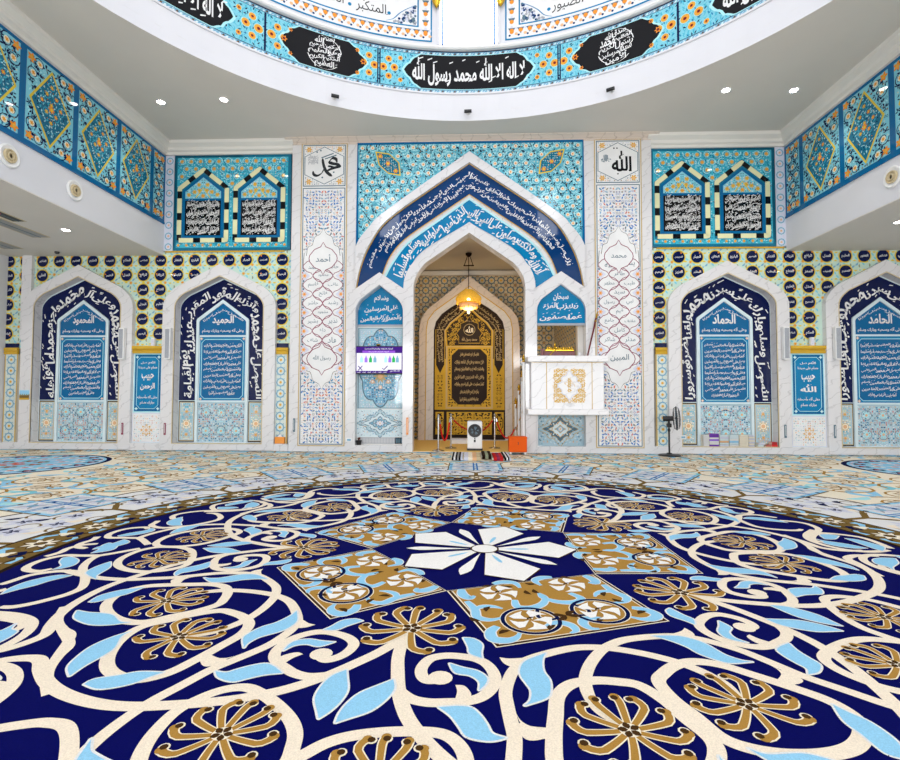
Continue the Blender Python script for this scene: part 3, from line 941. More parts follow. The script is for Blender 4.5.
# ================================================================== upper tile pictures beside the portal
def upper(s):
    x0, x1 = (4.86, 8.12) if s > 0 else (-8.12, -4.86)
    side = 'right' if s > 0 else 'left'
    t = thing('tile_mural', f'cyan floral tile mural with two black scripture windows, high on the {side}', 'tile mural', ((x0+x1)/2, YT, 5.42), 'cyan tile murals high on the wall')
    c = Cv()
    c.rect(x0, x1, 5.42, 8.12, 'teal', 0); c.rect(x0+.08, x1-.08, 5.52, 8.03, 'cyan', 1)
    cen = [x0+(x1-x0)*.255, x0+(x1-x0)*.735]
    frames = [[(m-.73, 5.66), (m+.73, 5.66), (m+.73, 7.20), (m, 7.78), (m-.73, 7.20)] for m in cen]
    speckle(c, rect(x0+.08, x1-.08, 5.52, 8.03), .065, ['ltcyan', 'teal', 'ltcyan', 'blue'], 2, frames, w=.3)
    floral(c, rect(x0+.08, x1-.08, 5.52, 8.03), .24, 'ltcyan', 'teal', 'amber', 'orange', 'tan', 2, frames, .19, 3, dens=1.4)
    for m in range(14): c.flower(x0+.15+m*(x1-x0-.3)/13, 5.59, .05, 'amber', 'orange', 3, 6)
    c.build('floral_field', wallmap(YT), t)
    for k, m in enumerate(cen):
        c = Cv()
        P = [(m-.73, 5.66), (m+.73, 5.66), (m+.73, 7.20), (m, 7.78), (m-.73, 7.20)]
        c.poly(P, 'teal', 0)
        # striped surround
        pth = subdivide_path([(m-.66, 5.72), (m-.66, 7.17), (m, 7.69), (m+.66, 7.17), (m+.66, 5.72), (m-.66, 5.72)], .04)
        L = len(pth); seg = 30; 
        for q in range(seg):
            a, b_ = int(q*(L-1)/seg), int((q+1)*(L-1)/seg)
            big = q % 3 != 0
            c.stroke(pth[a:b_+1], .125, 'paleyellow' if big else 'black', 1)
        Q = [(m-.57, 5.80), (m+.57, 5.80), (m+.57, 7.10), (m, 7.56), (m-.57, 7.10)]
        c.poly(Q, 'blue', 2)
        R = [(m-.50, 6.88), (m+.50, 6.88), (m+.50, 7.07), (m, 7.47), (m-.50, 7.07)]
        c.poly(R, 'aqua', 3)
        for xx, zz in ((-.4, 6.98), (-.24, 7.06), (0, 6.95), (.24, 7.06), (.4, 6.98), (-.12, 7.26), (.12, 7.26), (-.1, 7.1), (.1, 7.1)): c.flower(m+xx, zz, .075, 'amber', 'orange' if xx == 0 else 'gilt', 4, 6)
        c.stroke([(m-.2, 6.9), (m, 7.18), (m+.2, 6.9)], .03, 'yellow', 7)
        speckle(c, R, .06, ['teal', 'navy', 'white'], 3)
        c.rect(m-.50, m+.50, 5.85, 6.82, 'black', 3)
        for r in range(4):
            z0 = 5.87+r*.237
            c.text(LINES[(r*2+k+(3 if s > 0 else 0)) % 10], m-.46, m+.46, z0-.01, z0+.22, 'white', 5, .022, 2, marks=2)
            c.text(LINES[(r*2+k+5) % 10], m-.45, m+.45, z0+.03, z0+.25, 'white', 5, .006, 1, marks=1)
        c.build('scripture_window', wallmap(YT-.022), t)
    c = Cv()
    xa, xb = (8.13, GX) if s > 0 else (-GX, -8.13)
    ring_tile(c, xa, xb, 5.40, 8.10, 1, 'lav', 'steelblue', 'peach', rows=9, dot='ltcyan')
    c.build('ring_tile_strip', wallmap(YT), t)
    b = MB(); b.box(x0, x1, YT, YN, 5.42, 8.12, mat('teal')); b.build('mural_body', t)
    b = MB(); b.box(min(s*5.0, s*8.3), max(s*5.0, s*8.3), YT-.04, YT+.02, 5.385, 5.42, mat('gilt')); b.build('gold_sill', t)
for s in (-1, 1): upper(s)

# gallery fronts: tile frieze of lozenge panels
def frieze(s, ys):
    side = 'right' if s > 0 else 'left'
    t = thing('gallery_frieze', f'blue lozenge tile frieze along the {side} gallery front', 'tile frieze', (s*GX, 10, 6.22), 'tile friezes of the galleries')
    mp = (lambda u, v, w: (-GX - .012 + w + .024, u, v)) if s < 0 else (lambda u, v, w: (GX - .012 - w, -u, v))
    z0, z1 = 6.22, 8.08
    sgn = 1 if s < 0 else -1
    for a, b_ in zip(ys, ys[1:]):
        u0, u1 = sorted((sgn*a, sgn*b_))
        c = Cv()
        c.rect(u0, u1, z0, z1, 'blue', 0); c.rect(u0+.07, u1-.07, z0+.07, z1-.07, 'aqua', 1)
        um = (u0+u1)/2; R = rect(u0+.07, u1-.07, z0+.07, z1-.07)
        wide = u1-u0 > .8
        D = [(um-.50, (z0+z1)/2), (um, z0+.14), (um+.50, (z0+z1)/2), (um, z1-.14)]
        floral(c, R, .30, 'navy', 'navy', 'amber', 'orange', 'ivory', 3, [D] if wide else [], .17, 4, dens=2)
        speckle(c, R, .075, ['ltcyan', 'navy', 'navy', 'teal', 'dkblue', 'ltcyan'], 2, [D] if wide else [], w=.34, l=1)
        for sx in (u0+.16, u1-.16):
            for zz in (z0+.17, z1-.17): c.flower(sx, zz, .10, 'orange', 'amber', 6, 5)
        if wide:
            c.poly(D, 'yellow', 5)
            D2 = [(um-.45, (z0+z1)/2), (um, z0+.21), (um+.45, (z0+z1)/2), (um, z1-.21)]
            c.poly(D2, 'teal', 6)
            speckle(c, D2, .07, ['cyan', 'navy', 'navy', 'ltcyan', 'blue'], 7, w=.3)
            floral(c, D2, .21, 'cyan', 'ltcyan', 'orange', 'yellow', None, 8, (), .24, 9, fl2='amber')
            c.flower(um, (z0+z1)/2, .085, 'orange', 'yellow', 11, 8)
        c.build('lozenge_panel' if wide else 'end_panel', mp, t)
    b = MB(); x = s*GX
    b.box(min(x-s*.03, x), max(x-s*.03, x), min(ys), max(ys), 6.17, 6.22, mat('blue')); b.build('lower_rail', t)
frieze(-1, [13.28, 12.70, 11.44, 10.13, 8.86, 7.6, 6.3, 5.0, 3.7])
frieze(1, [13.28, 12.63, 11.28, 9.95, 8.65, 7.35, 6.05, 4.75, 3.5])
# ================================================================== the tall marble portal
YP = YF
def mirror(pts): return [(.03*2-x, z) for x, z in reversed(pts)]
PC = .03
def gable(half):                       # half: points from the left foot up to the apex -> full open path left foot..apex..right foot
    return half + [(2*PC-x, z) for x, z in reversed(half[:-1])]
def hp(px): return ats(px, YP)
def half_to(px, apex):
    h = catmull(hp(px), 5)
    return h[:-1] + [(PC, at(470, apex, YP)[1])] if False else h
A0 = [(356, 249), (361, 239), (370.5, 227.5), (381, 216.5), (425, 184.5), (468.6, 153.3)]
A1 = [(356.5, 289), (361, 268), (370, 246), (387.5, 221.5), (428, 192), (468.6, 164)]
A2 = [(382.5, 275.5), (390, 257.5), (405, 239.6), (437, 217), (468.6, 195)]
A3 = [(385.5, 276.5), (393, 263), (408, 243.5), (438, 221.5), (468.6, 199.5)]
A4 = [(404, 289), (412, 264.5), (423.5, 250.5), (446, 236), (468.6, 222.5)]
def open_arch(px):
    p = hp(px); q = catmull(p[:-1], 5) + [p[-1]]
    return gable([(x, z) for x, z in q[:-1]] + [(PC, q[-1][1])])
a0, a1, a2, a3, a4 = (open_arch(a) for a in (A0, A1, A2, A3, A4))
op = arch(PC, 1.47, .0, 4.32, 5.80, 7)
sl = arch(-2.36, .63, .16, 3.72, 4.42, 6); 
srU = arch(2.45, .64, 2.48, 3.72, 4.42, 6); srL = rect(1.84, 3.08, .16, 1.03)
portal = thing('prayer_portal', 'tall white marble portal with a pointed opening, filling the middle of the wall', 'portal', (PC, YF, 0))
pl = rect(-4.47, -3.31, .15, 8.26); pr = rect(3.39, 4.53, .17, 8.30)
b = MB()
b.prism(rect(-4.77, 4.84, -.011, 8.36), [op, sl, srU, srL], YP, YN+.03, MARBLE)
b.build('marble_front', portal)
# cap moulding under the ceiling
b = MB(); prf = ((.1, 8.34), (-.04, 8.34), (-.10, 8.38), (-.16, 8.40), (-.17, 8.415), (.1, 8.415))
b.loft([[(-4.95, YP+d, z) for d, z in prf], [(5.02, YP+d, z) for d, z in prf]], WARM_MARBLE); b.build('cap_moulding', portal)
MB().prism(rect(-4.77, 4.84, 8.27, 8.34), [], YP-.012, YP+.02, WARM_MARBLE).build('marble_lintel', portal)
# raised arch mouldings
def band(inner, outer, d, m, name, cut=None):
    o = outer; i = inner
    MB().prism(o + list(reversed(i)), [], YP-d, YP+.01, m).build(name, portal)
band(a1, a0, .12, MARBLE, 'outer_arch_moulding')
gold1 = [(x, z) for x, z in a1]
c = Cv(); c.stroke(a1, .035, 'gilt', 2); c.stroke([(x, z) for x, z in a3], .05, 'ltcyan', 3)
c.stroke(a2, .02, 'gilt', 4); c.build('gold_lines', wallmap(YP-.03), portal)
oa = arch(PC, 1.74, -.005, 4.36, 6.08, 7); ob_ = arch(PC, 1.475, -.005, 4.32, 5.795, 7)
MB().prism([oa[1]] + oa[2:] + [oa[0], ob_[0]] + list(reversed(ob_[2:])) + [ob_[1]], [], YP-.10, YP+.01, MARBLE).build('inner_arch_moulding', portal)
# writing bands
c = Cv()
foot = [a1[0], hp([(357, 289)])[0]]
c.poly(a1 + list(reversed(a2)), 'dkblue', 0)
pm = [((p[0]*.62+q[0]*.38), (p[1]*.62+q[1]*.38)) for p, q in zip(subdivide_path(a1, .05)[::1], [])]
def between(o, i, f, n=60, trim=.03):
    o = subdivide_path(o, .04); i = subdivide_path(i, .04); out = []
    for k in range(n+1):
        t = trim+(1-2*trim)*k/n
        a = o[int(t*(len(o)-1))]; q = i[int(t*(len(i)-1))]
        out.append((a[0]*(1-f)+q[0]*f, a[1]*(1-f)+q[1]*f))
    return out
c.text_path('يا رب صل وسلم دائما ابدا على حبيبك خير الخلق كلهم هو الحبيب الذي ترجى شفاعته لكل هول من الأهوال مقتحم', between(a1, a2, .36, trim=.05), .19, 'white', 2, .02, 2, marks=1)
c.text_path('محمد سيد الكونين والثقلين والفريقين من عرب ومن عجم نبينا الآمر الناهي فلا احد ابر في قول لا منه ولا نعم', between(a1, a2, .68, trim=.10), .19, 'white', 2, .02, 2, marks=1)
c.build('navy_writing_band', wallmap(YP-.012), portal)
c = Cv()
c.poly(a3 + list(reversed(a4)), 'midblue', 0)
c.text_path(TX['ayah'], between(a3, a4, .5, trim=.03), .44, 'white', 2, .026, 3, marks=2.2)
c.build('blue_writing_band', wallmap(YP-.014), portal)
# gables over the side openings
def side_gable(xc):
    inn = arch(xc, .635, 2.5, 3.72, 4.43, 6)
    top = [(xc+.70, 2.5), (xc+.70, 4.20), (xc+.64, 4.32), (xc, 4.76), (xc-.64, 4.32), (xc-.70, 4.20), (xc-.70, 2.5)]
    MB().prism(top + list(reversed(inn[2:] + [inn[0]]))[0:0] + [inn[0]] + list(reversed(inn[2:])) + [inn[1]], [], YP-.055, YP+.005, MARBLE).build('side_gable', portal)
side_gable(-2.36); side_gable(2.45)
# spandrel with cyan flowers
c = Cv()
sx0, sx1 = -2.98, 3.05
S = [(sx0, a0[0][1]+.06)] + [(x, z+.02) for x, z in a0[1:-1]] + [(sx1, a0[-1][1]+.06), (sx1, 8.27), (sx0, 8.27)]
HEX['spandrel_blue'] = (.13, .46, .58)
c.poly(S, 'spandrel_blue', 0)
S2 = [(sx0, 5.45), (sx0, 8.27), (sx1, 8.27), (sx1, 5.45)]
alm = []
for m in (-1, 1):
    cx_, cz_ = PC+m*2.18, 7.72
    alm.append([(cx_+(x*m), cz_+z) for x, z in ((.36, .34), (-.02, .28), (-.30, .02), (-.34, -.34), (0, -.28), (.26, -.04))])
floral(c, S, .275, 'ltcyan', 'ink', 'peach', 'orange', 'ivory', 2, alm, .15, 11, dens=2.2)
speckle(c, S, .085, ['ltcyan', 'ltcyan', 'ink', 'teal', 'ltcyan'], 1, alm, w=.30, l=1.1)
for A in alm:
    c.poly(A, 'yellow', 4); mx = sum(p[0] for p in A)/6; mz = sum(p[1] for p in A)/6
    B = [(mx+(x-mx)*.88, mz+(z-mz)*.88) for x, z in A]; c.poly(B, 'teal', 5)
    speckle(c, B, .06, ['ltcyan', 'paleyellow', 'cyan'], 6)
    for k in range(3): c.flower(A[0][0]*(.8-.3*k)+A[3][0]*(.2+.3*k), A[0][1]*(.8-.3*k)+A[3][1]*(.2+.3*k), .075, 'orange', 'yellow', 7, 6)
c.stroke([S[0], (sx0, 8.27), (sx1, 8.27), S[-4]], .07, 'blue', 4)
c.build('floral_spandrel', wallmap(YP-.01), portal)
# pillar faces
def pillar(x0, x1, big, small, side):
    xm = (x0+x1)/2; h = (x1-x0)/2
    t = bpy.data.objects.new('pillar_face', None); t.location = (xm, YP, .17); link(t, portal)
    t['label'] = f'white tiled pillar face on the {side} of the portal'
    c = Cv('matte')
    c.rect(x0-.05, x1+.05, .13, 8.30, 'tan', 0); c.rect(x0-.02, x1+.02, .155, 8.275, 'white', 1)
    c.rect(x0, x1, 7.12, 8.26, 'slate', 2); c.rect(x0+.025, x1-.025, 7.145, 8.235, 'white', 3)
    Hx = [(xm, 7.17), (x1-.04, 7.44), (x1-.04, 7.94), (xm, 8.21), (x0+.04, 7.94), (x0+.04, 7.44)]
    speckle(c, rect(x0+.03, x1-.03, 7.15, 8.23), .06, ['lav', 'slate', 'gry', 'peach', 'gry'], 4, [Hx], w=.4)
    for sx in (x0+.16, x1-.16):
        for zz in (7.25, 8.13): c.flower(sx, zz, .09, 'amber', 'peach', 5, 6)
    c.poly(Hx, 'slate', 5); c.poly([(xm+(x-xm)*.965, 7.69+(z-7.69)*.965) for x, z in Hx], 'white', 6)
    big(c, xm)
    c.build('name_tile', wallmap(YP-.012), t)
    # long tile: floral ends, white lobed field with a chain of ogival cartouches
    c = Cv('matte')
    c.rect(x0, x1, .17, 7.08, 'slate', 2); c.rect(x0+.025, x1-.025, .195, 7.055, 'white', 3)
    X = lambda f: xm+f*h*.96
    fieldL = [(-.98, 2.05), (-.9, 2.15), (-.85, 2.35)]
    half = [(0, 1.62), (.16, 1.78), (.42, 1.86), (.55, 2.08), (.76, 2.14), (.84, 2.36), (.97, 2.46), (.97, 5.1), (.84, 5.22), (.76, 5.46), (.55, 5.52), (.42, 5.74), (.16, 5.82), (0, 5.98)]
    fld = [(X(f), z) for f, z in half] + [(X(-f), z) for f, z in reversed(half[1:-1])]
    fs = smooth_poly(fld, 3, 100)
    speckle(c, rect(x0+.03, x1-.03, .2, 7.05), .082, ['royal', 'royal', 'midblue', 'royal', 'rose', 'slate', 'steelblue'], 4, [fs], w=.46, l=1.15)
    speckle(c, rect(x0+.03, x1-.03, .23, 7.03), .05, ['lav', 'gry', 'peach'], 4, [fs], w=.22)
    c.poly(fs, 'dkbrown', 5); c.poly([(xm+(x-xm)*.975, 3.8+(z-3.8)*.995) for x, z in fs], 'white', 6)
    # cartouches
    def og(cx_, cz_, w, hh):
        q = [(0, hh), (.18*w, hh*.72), (.62*w, hh*.55), (.95*w, hh*.2), (w, 0)]
        q = q + [(x, -z) for x, z in reversed(q[:-1])]
        q = q + [(-x, z) for x, z in reversed(q[1:-1])]
        return [(cx_+x, cz_+z) for x, z in q]
    k = 0
    rows = []
    z = 5.18
    for r in range(13):
        rows.append((z-r*.248, r % 2))
    for zz, odd in rows[:13]:
        for sx in ((0,) if not odd else (-.5, .5)):
            if zz < 2.2: continue
            if zz > 4.95 and odd == 0 or zz < 2.45 and odd == 0: continue
            O = og(xm+sx*h*.93, zz, h*.46, .245)
            c.outline(O, .018, 'wine', 7)
            c.text(small[k % len(small)], xm+sx*h*.93-.13, xm+sx*h*.93+.15, zz-.07, zz+.08, 'slate', 8, .0, 1, fit=False); k += 1
    for zz, w in ((5.15, .66), (2.45, .70)):
        O = og(xm, zz, h*w, .44); c.poly([(xm+(x-xm)*1.0, q) for x, q in O], 'white', 8); c.outline(O, .02, 'wine', 9)
    c.text(small[-1], xm-.2, xm+.2, 5.05, 5.27, 'slate', 10, .01, 2, fit=False); c.text('المبين' if side == 'right' else 'رسول الله', xm-.24, xm+.24, 2.36, 2.6, 'slate', 10, .01, 2, fit=False)
    for r in range(6):
        for sx in (-1, 1):
            q = (xm+sx*h*.80, 4.68-r*.497)
            c.poly([(q[0]-sx*.12, q[1]), (q[0]+sx*.10, q[1]+.20), (q[0]+sx*.10, q[1]-.20)], 'lav', 8)
            c.flower(q[0]+sx*.03, q[1], .075, 'peach', 'orange', 9, 6)
            for dz in (-.14, .14): c.disc(q[0]+sx*.06, q[1]+dz, .03, 'slate', 9, 6); c.disc(q[0]+sx*.085, q[1]+dz*.6, .02, 'rose', 10, 6)
    c.build('cartouche_tile', wallmap(YP-.012), t)
def big_left(c, x):
    Q = lambda pts: [(x+(a-272)/7.6*.0264, 7.69-(b-290)/7.6*.0264*1.0) for a, b in pts]
    for pts, w in (([(372, 268), (362, 240), (335, 234), (312, 262), (335, 275), (372, 282), (402, 296)], .085), ([(404, 297), (365, 306), (325, 318), (288, 338)], .10), ([(300, 296), (330, 300), (352, 312)], .06),
                   ([(258, 234), (266, 285), (290, 340), (334, 376)], .085), ([(272, 312), (252, 350), (218, 370), (190, 360), (184, 332)], .075)):
        c.pen(Q(pts), w, 'charcoal', 8)
    c.stroke([(x-.08, 7.90), (x+.25, 8.02)], .03, 'slate', 8); c.stroke([(x+.02, 7.87), (x+.33, 7.97)], .03, 'slate', 8)
    c.text('\uFDFA', x-.44, x-.16, 7.72, 7.98, 'gry', 8, .012, 2)
    for q in ((-.2, 8.06), (-.1, 8.1), (-.05, 7.36), (.26, 7.5)): c.disc(x+q[0], q[1], .025, 'slate', 8, 6)
def big_right(c, x):
    c.text('\uFDF2', x-.16, x+.36, 7.42, 7.98, 'black', 8, .03, 3)
    c.text('\uFDFB', x-.44, x-.16, 7.66, 7.88, 'slate', 8, .02, 2)
    for q in ((-.1, 8.05), (-.02, 8.05), (0, 7.36), (.3, 7.45)): c.disc(x+q[0], q[1], .022, 'black', 8, 6)
NL = ['أحمد', 'حامد', 'محمود', 'قاسم', 'عاقب', 'فاتح', 'حاشر', 'رشيد', 'مشهود', 'بشير', 'نذير', 'داع', 'شاف', 'هاد', 'ماح', 'أحمد']
NR_ = ['طه', 'يس', 'طاهر', 'مطهر', 'طيب', 'سيد', 'رسول', 'نبي', 'قيم', 'جامع', 'مقتف', 'كامل', 'شاكر', 'مدثر', 'محمد', 'محمد']
pillar(-4.47, -3.31, big_left, NL, 'left'); pillar(3.39, 4.53, big_right, NR_, 'right')
# left side niche: blue writing, two tiles
c = Cv()
sn = arch(-2.36, .615, 3.36, 3.96, 4.34, 6)
def blue_head(xc, l1, l2, l3, y, name):
    c = Cv()
    hd = arch(xc, .64, 3.40, 3.74, 4.42, 6); c.poly(hd, 'midblue', 0)
    c.text(l1, xc-.19, xc+.21, 4.00, 4.20, 'white', 2, .025, 2, marks=1)
    c.text(l2, xc-.46, xc+.46, 3.72, 3.94, 'white', 2, .025, 2, marks=1)
    c.text(l3, xc-.56, xc+.56, 3.45, 3.67, 'white', 2, .025, 2, marks=1)
    c.rect(xc-.64, xc+.64, 3.34, 3.40, 'gry', 1)
    MB().prism(arch(xc, .64, 3.34, 3.74, 4.42, 6), [], y+.001, y+.04, MARBLE).build(name+'_slab', portal)
    c.build(name, wallmap(y), portal)
blue_head(-2.36, 'وسلام', 'على المرسلين', 'والحمد لله رب العالمين', YN-.03, 'writing_head')
blue_head(2.45, 'سبحان', 'ربك رب العزة', 'عما يصفون', YF+.06, 'writing_head')
MB().box(-3.02, -1.70, YN-.02, YN+.03, .12, 4.36, PLAST).build('niche_back', portal)
c = Cv()
c.rect(-2.99, -1.73, 1.12, 3.32, 'dadoblue', 0); c.outline(rect(-2.96, -1.76, 1.14, 3.30), .02, 'slate', 1)
LB = []
for q in range(64):
    t_ = 2*PI*q/64; rr = 1+.13*abs(cos(4*t_))-.05
    LB.append((-2.36+.55*rr*cos(t_), 2.22+.98*rr*sin(t_)))
speckle(c, rect(-2.95, -1.77, 1.15, 3.29), .055, ['ltcyan', 'lav', 'aqua', 'white'], 1, [LB], w=.4)
c.poly(LB, 'steelblue', 2); c.outline(LB, .03, 'slate', 3)
speckle(c, LB, .062, ['pale', 'ltcyan', 'white', 'dkblue', 'peach', 'midblue', 'lav'], 3, w=.42, l=1)
for k in range(8): c.flower(-2.36+.3*cos(PI/4*k), 2.22+.52*sin(PI/4*k), .07, 'peach', 'white', 5, 6)
c.flower(-2.36, 2.0, .2, 'tan', 'peach', 6, 10)
c.build('lobed_tile', wallmap(YN-.022), portal)
c = Cv(); diamond_tile(c, -2.99, -1.73, .36, 1.10, 'pale', ['dadoblue', 'pale', 'steelblue', 'lav']); c.build('lozenge_tile', wallmap(YN-.022), portal)
c = Cv(); c.rect(-2.96, -1.95, .18, .35, 'gry', 0); 
for k in range(24): c.rect(-2.95+k*.041, -2.925+k*.041, .20, .33, 'silver', 1)
c.rect(-1.95, -1.74, .18, .35, 'black', 1)
for k in range(3): c.rect(-1.93+k*.065, -1.88+k*.065, .2, .33, 'slate', 2)
c.build('vent_grille', wallmap(YN-.022), portal)
c = Cv(); diamond_tile(c, 1.84, 3.08, .16, 1.04, 'dadoblue', ['dadoblue', 'slate', 'pale', 'steelblue'], line='tan'); c.build('lozenge_tile', wallmap(YN-.022), portal)
MB().box(1.80, 3.12, YN-.02, YN+.03, .1, 1.08, PLAST).build('niche_back', portal)

# ================================================================== alcove: ring tiled walls and the gilt prayer niche
def ring_wall(name, label, mp, u0, u1, z1, loc, holes=()):
    c = Cv(); ring_tile(c, u0, u1, .0, z1, round((u1-u0)/.33), 'beige', 'slate', 'amber', dot='dkblue', rows=round(z1/.33))
    o = c.build(name, mp); o['kind'] = 'structure'
    return o
ring_wall('wall_alcove_back_tiles', '', lambda u, v, w: (u, YB-.004-w, v), -2.94, 2.94, 5.66, (0, YB, 0))
ring_wall('wall_alcove_left_tiles', '', lambda u, v, w: (-2.946+w, u, v), YN+.25, YB-.01, 5.66, (0, YB, 0))
ring_wall('wall_alcove_right_tiles', '', lambda u, v, w: (2.946-w, -u, v), -(YB-.01), -(YN+.25), 5.66, (0, YB, 0))
gm = thing('gilt_prayer_niche', 'black and gold scripture niche in a marble arch at the back of the alcove', 'prayer niche', (.05, YB-.3, 0))
g = .05
YG = YB-.30
def agl(px, hw_n=5): return px
om = [(-1.68, 0), (1.75, 0)] + gable([(-1.66, 3.75), (-1.60, 4.10), (-1.38, 4.42), (-1.0, 4.72), (PC, 5.55)])[::-1]
om = [(x+.015, z) for x, z in om]
im = [(-1.17, .02), (1.26, .02)] + [(x+.015, z) for x, z in gable([(-1.17, 3.72), (-1.10, 4.02), (-.90, 4.28), (-.6, 4.5), (PC, 4.88)])[::-1]]
mid_ = [(-1.43, .01), (1.51, .01)] + [(x+.015, z) for x, z in gable([(-1.42, 3.74), (-1.36, 4.06), (-1.15, 4.35), (-.8, 4.6), (PC, 5.2)])[::-1]]
MB().prism(om, [mid_], YG-.16, YB-.01, WARM_MARBLE).build('outer_marble_arch', gm)
MB().prism(mid_, [im], YG-.08, YB-.01, MARBLE).build('inner_marble_arch', gm)
c = Cv('matte'); c.stroke([mid_[1]]+mid_[2:]+[mid_[0]], .03, 'gilt', 0); c.build('gold_edge', wallmap(YG-.165), gm)
MB().prism([(x, z) for x, z in im], [], YG, YB-.01, mat('dkbrown', 'matte')).build('black_back', gm)
HEX['goldleaf'] = (.60, .37, .03)
c = Cv('matte')
ia = [(g-.80, 3.16), (g+.80, 3.16)] + gable([(-.79, 3.70), (-.60, 3.98), (-.3, 4.22), (PC, 4.55)])[::-1]
c.rect(g-1.17, g+1.19, 1.02, 2.75, 'goldleaf', 0)
speckle(c, rect(g-1.15, g-.83, 1.08, 2.25), .105, ['dkbrown', 'brown', 'dkbrown'], 1, w=.42)
speckle(c, rect(g+.83, g+1.17, 1.08, 2.25), .105, ['dkbrown', 'brown', 'dkbrown'], 1, w=.42)
for s in (-1, 1):
    x0, x1 = sorted((g+s*.84, g+s*1.14))
    c.poly([(x0, 2.55), ((x0+x1)/2, 2.25), (x1, 2.55), (x1, 3.4), (x0, 3.4)], 'dkbrown', 2)
    c.outline([(x0, 2.55), ((x0+x1)/2, 2.25), (x1, 2.55), (x1, 3.75), (x0, 3.75)], .02, 'goldleaf', 3)
pth = between([(g-1.12, 2.6)] + [(x*.97+.0, z-.05) for x, z in reversed(im[2:])] + [(g+1.14, 2.6)], [(g-.84, 2.6)] + [(x, z) for x, z in reversed(ia[2:])] + [(g+.84, 2.6)], .30, 60, .01)
c.text_path('قد نرى تقلب وجهك في السماء فلنولينك قبلة ترضاها فول وجهك شطر المسجد الحرام وحيث ما كنتم فولوا وجوهكم شطره', pth, .13, 'tan', 4, .02, 2, marks=1)
pth = between([(g-1.12, 2.6)] + [(x*.97+.0, z-.05) for x, z in reversed(im[2:])] + [(g+1.14, 2.6)], [(g-.84, 2.6)] + [(x, z) for x, z in reversed(ia[2:])] + [(g+.84, 2.6)], .66, 60, .01)
c.text_path('كلما دخل عليها زكريا المحراب وجد عندها رزقا قال يا مريم انى لك هذا قالت هو من عند الله ان الله يرزق', pth, .13, 'tan', 4, .02, 2, marks=1)
c.build('black_writing_band', wallmap(YG-.003), gm)
c = Cv('matte')
c.poly(ia, 'goldleaf', 0); c.outline(ia, .03, 'tan', 1); 
ib = [(g-.74, 3.2), (g+.74, 3.2)] + gable([(-.73, 3.70), (-.55, 3.95), (-.27, 4.17), (PC, 4.46)])[::-1]
c.poly(ib, 'dkbrown', 1)
med = [(g-.36, 3.28), (g+.36, 3.28), (g+.36, 3.5), (g+.44, 3.62), (g+.30, 3.8), (g+.30, 3.95), (g+.12, 4.02), (g, 4.2), (g-.12, 4.02), (g-.30, 3.95), (g-.30, 3.8), (g-.44, 3.62), (g-.36, 3.5)]
floral(c, ib, .19, 'goldleaf', 'goldleaf', 'goldleaf', 'dkbrown', None, 2, [med], .34, 2, dens=2)
c.outline(med, .02, 'goldleaf', 3); c.ring(g, 3.74, .19, .015, 'tan', 4, 20)
c.text('\uFDF2', g-.13, g+.13, 3.64, 3.86, 'ivory', 4, .02, 2); c.text('محمد رسول الله', g-.26, g+.26, 3.34, 3.5, 'tan', 4, .02, 2); c.text('بسم الله', g-.16, g+.16, 4.0, 4.08, 'tan', 4, .01, 1)
c.build('crest_panel', wallmap(YG-.02), gm)
c = Cv('matte')
c.rect(g-.80, g+.80, 1.06, 3.22, 'tan', 0); c.rect(g-.74, g+.74, 1.12, 3.16, 'goldleaf', 1)
q = .22; O = [(g-.60+q, 1.22), (g+.60-q, 1.22), (g+.60-q*.6, 1.36), (g+.60, 1.22+q*1.3), (g+.60, 3.06-q*1.3), (g+.60-q*.6, 2.92), (g+.60-q, 3.06), (g-.60+q, 3.06), (g-.60+q*.6, 2.92), (g-.60, 3.06-q*1.3), (g-.60, 1.22+q*1.3), (g-.60+q*.6, 1.36)]
O = [(g-.60+q, 1.20), (g+.60-q, 1.20), (g+.60, 1.20+q), (g+.60, 3.08-q), (g+.60-q, 3.08), (g-.60+q, 3.08), (g-.60, 3.08-q), (g-.60, 1.20+q)]
speckle(c, rect(g-.73, g+.73, 1.13, 3.15), .09, ['dkbrown', 'dkbrown', 'brown'], 2, [O], w=.46, l=1.1)
c.poly(O, 'dkbrown', 3)
for k in range(7):
    z = 2.88-k*.255; w = .5 if 0 < k < 5 else .32
    c.text(LINES[(k*3) % 10], g-w, g+w, z-.07, z+.10, 'tan', 5, .02, 2)
    c.text(LINES[(k*3+1) % 10], g-w*.95, g+w*.95, z-.03, z+.11, 'tan', 5, .0, 1)
c.build('scripture_panel', wallmap(YG-.012), gm)
for x0, x1 in ((g-1.17, g-.83), (g-.79, g+.79), (g+.83, g+1.19)):
    c = Cv('matte'); c.rect(x0, x1, .16, .98, 'dkbrown', 0); c.rect(x0+.03, x1-.03, .19, .95, 'goldleaf', 1)
    speckle(c, rect(x0+.03, x1-.03, .19, .95), .10, ['dkbrown', 'dkbrown', 'brown', 'dkbrown'], 2, w=.46, l=1.1)
    if x1-x0 < .5:
        xm = (x0+x1)/2; c.outline([(xm, .28), (xm+.12, .45), (xm+.12, .7), (xm, .88), (xm-.12, .7), (xm-.12, .45)], .025, 'dkbrown', 3); c.poly([(xm, .78), (xm+.08, .9), (xm-.08, .9)], 'dkbrown', 3)
    else:
        for k in range(7): c.poly([(x0+.14+k*.22, .82), (x0+.19+k*.22, .92), (x0+.09+k*.22, .92)], 'dkbrown', 3); c.flower(x0+.14+k*.22, .45, .06, 'amber', 'dkbrown', 3, 6)
    c.build('dado_panel', wallmap(YG-.012), gm)

